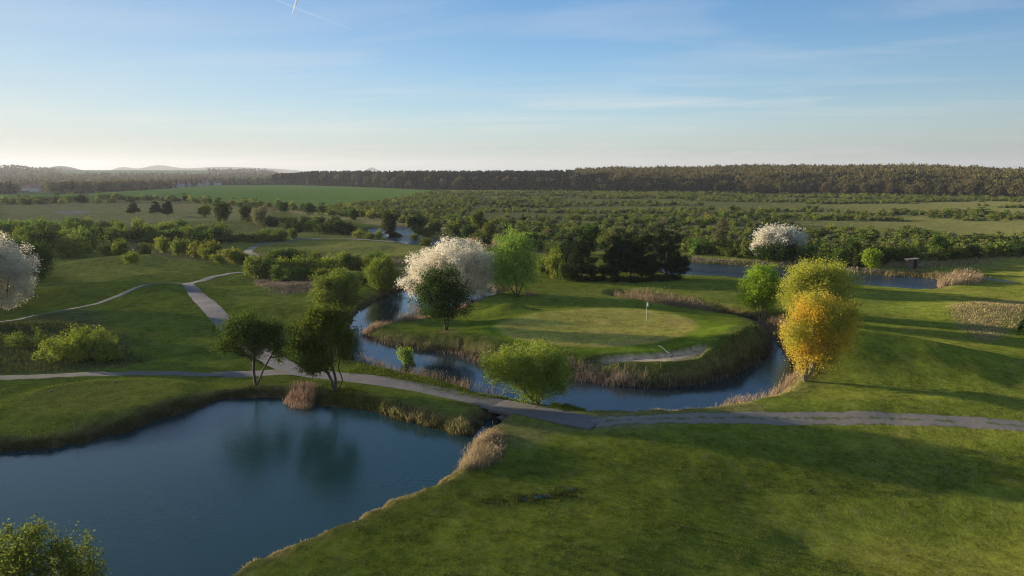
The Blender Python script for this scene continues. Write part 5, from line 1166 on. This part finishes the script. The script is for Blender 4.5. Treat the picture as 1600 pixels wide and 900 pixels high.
# far things
x, y, z = hit(137, 317)
po = empty('mast', (x, y, z), 'tall dark mast with a box on top before the crop field', 'mast'); m_ = depth_of(x, y, z)/FPX
TV, TF = tubes(([(0, 0, -.3)], [(0, 0, 18*m_)], [.35], [.28]), 6); link('pole', mesh_np('pole', TV, TF, M['post']), po); boxes('box', [(0, 0, 18*m_-.8, 1.3, 1.0, 2.2)], M['post'], po)
for (qx, qy, lb) in ((700, 351, 'left of two pale fence posts beyond the distant pond'), (730, 357, 'right of two pale fence posts beyond the distant pond')):
    x, y, z = hit(qx, qy); e = empty('fence_post', (x, y, z), lb, 'post', 'pale fence posts'); boxes('post', [(0, 0, .6, .22, .22, 1.5)], M['white'], e); boxes('post_cap', [(0, 0, 1.37, .28, .28, .05)], M['white'], e)
x, y, z = hit(603, 374); sg_ = empty('notice_board', (x, y, z), 'small white notice board beside the dark conifer at the distant pond', 'sign')
boxes('post', [(0, 0, .4, .10, .10, .9), (.7, 0, .4, .10, .10, .9)], M['post'], sg_); boxes('panel', [(.35, -.08, 1.1, 1.0, .05, .7)], M['white'], sg_)

# puddles on the foreground lawn
M['puddle'] = water_mat('puddle_water', (.05, .10, .11), .03)
def puddle(qx, qy, rx, ry, label, seed):
    x, y, z = hit(qx, qy); r = random.Random(seed); n_ = 18; V = [(0, 0, 0)]
    for i in range(n_):
        a = i/n_*6.283; k = 1+.25*math.sin(2*a+seed)+.12*r.uniform(-1, 1); V.append((math.cos(a)*rx*k, math.sin(a)*ry*k, 0))
    zz_ = z+.035
    tag(link('puddle', mesh_np('puddle', V, np.array([[0, 1+i, 1+(i+1) % n_] for i in range(n_)]), M['puddle']), None, (x, y, zz_)), label, kind='structure')
puddle(845, 776, .42, .24, 'largest blue puddle in the foreground grass', 1); puddle(818, 780, .16, .16, 'tiny puddle just left of the largest puddle', 2)
puddle(893, 765, .20, .20, 'small puddle right of the largest puddle', 3)

# contrails high in the sky: long thin clouds
def vapour(name, dens):
    m, n, l = new_mat(name); out = N(n, 'ShaderNodeOutputMaterial'); v = N(n, 'ShaderNodeVolumeScatter', Density=dens, Anisotropy=.3)
    v.inputs['Color'].default_value = (1, 1, 1, 1); l.new(v.outputs[0], out.inputs['Volume']); return m
M['contrail'] = vapour('contrail_vapour', .03); M['oldtrail'] = vapour('old_contrail_vapour', .0005)
def sky_pt(px, py, dist):
    u = (px-800)/FPX; v = (450-py)/FPX; dv = np.array([u, CP+v*SP, -SP+v*CP]); dv /= np.linalg.norm(dv); return dv*dist+np.array([0, 0, CAM_H])
a = sky_pt(456.5, 22, 30000); b = sky_pt(468, -14, 29000); mid = (a+b)/2
TV, TF = tubes(([a, mid], [mid, b], [14, 34], [34, 40]), 8)
tag(link('contrail', mesh_np('contrail', TV, TF, M['contrail'], smooth=True)), 'short bright white contrail at the top left of the sky', 'contrail')

a = sky_pt(420, -6, 30000); b = sky_pt(478, 19, 30000); c = sky_pt(552, 46, 30000)
TV, TF = tubes(([a, b], [b, c], [50, 60], [60, 25]), 8)
tag(link('contrail', mesh_np('contrail', TV, TF, M['oldtrail'], smooth=True)), 'faint old contrail slanting down beside the bright one', 'contrail')

# ------------------------------------------------------------------ haze
HZ = True
if HZ:
    m, n, l = new_mat('haze'); out = N(n, 'ShaderNodeOutputMaterial'); pv = N(n, 'ShaderNodeVolumePrincipled')
    pv.inputs['Color'].default_value = (.86, .90, 1.0, 1); pv.inputs['Density'].default_value = 0.9e-4; pv.inputs['Anisotropy'].default_value = .2
    l.new(pv.outputs[0], out.inputs['Volume'])
    o = link('haze', mesh_np('haze', box_v(0, 0, 67, 19400, 19400, 176), BOXF, m)); tag(o, 'thin bluish haze lying over the whole landscape', kind='stuff')
print('objects', len(bpy.data.objects))
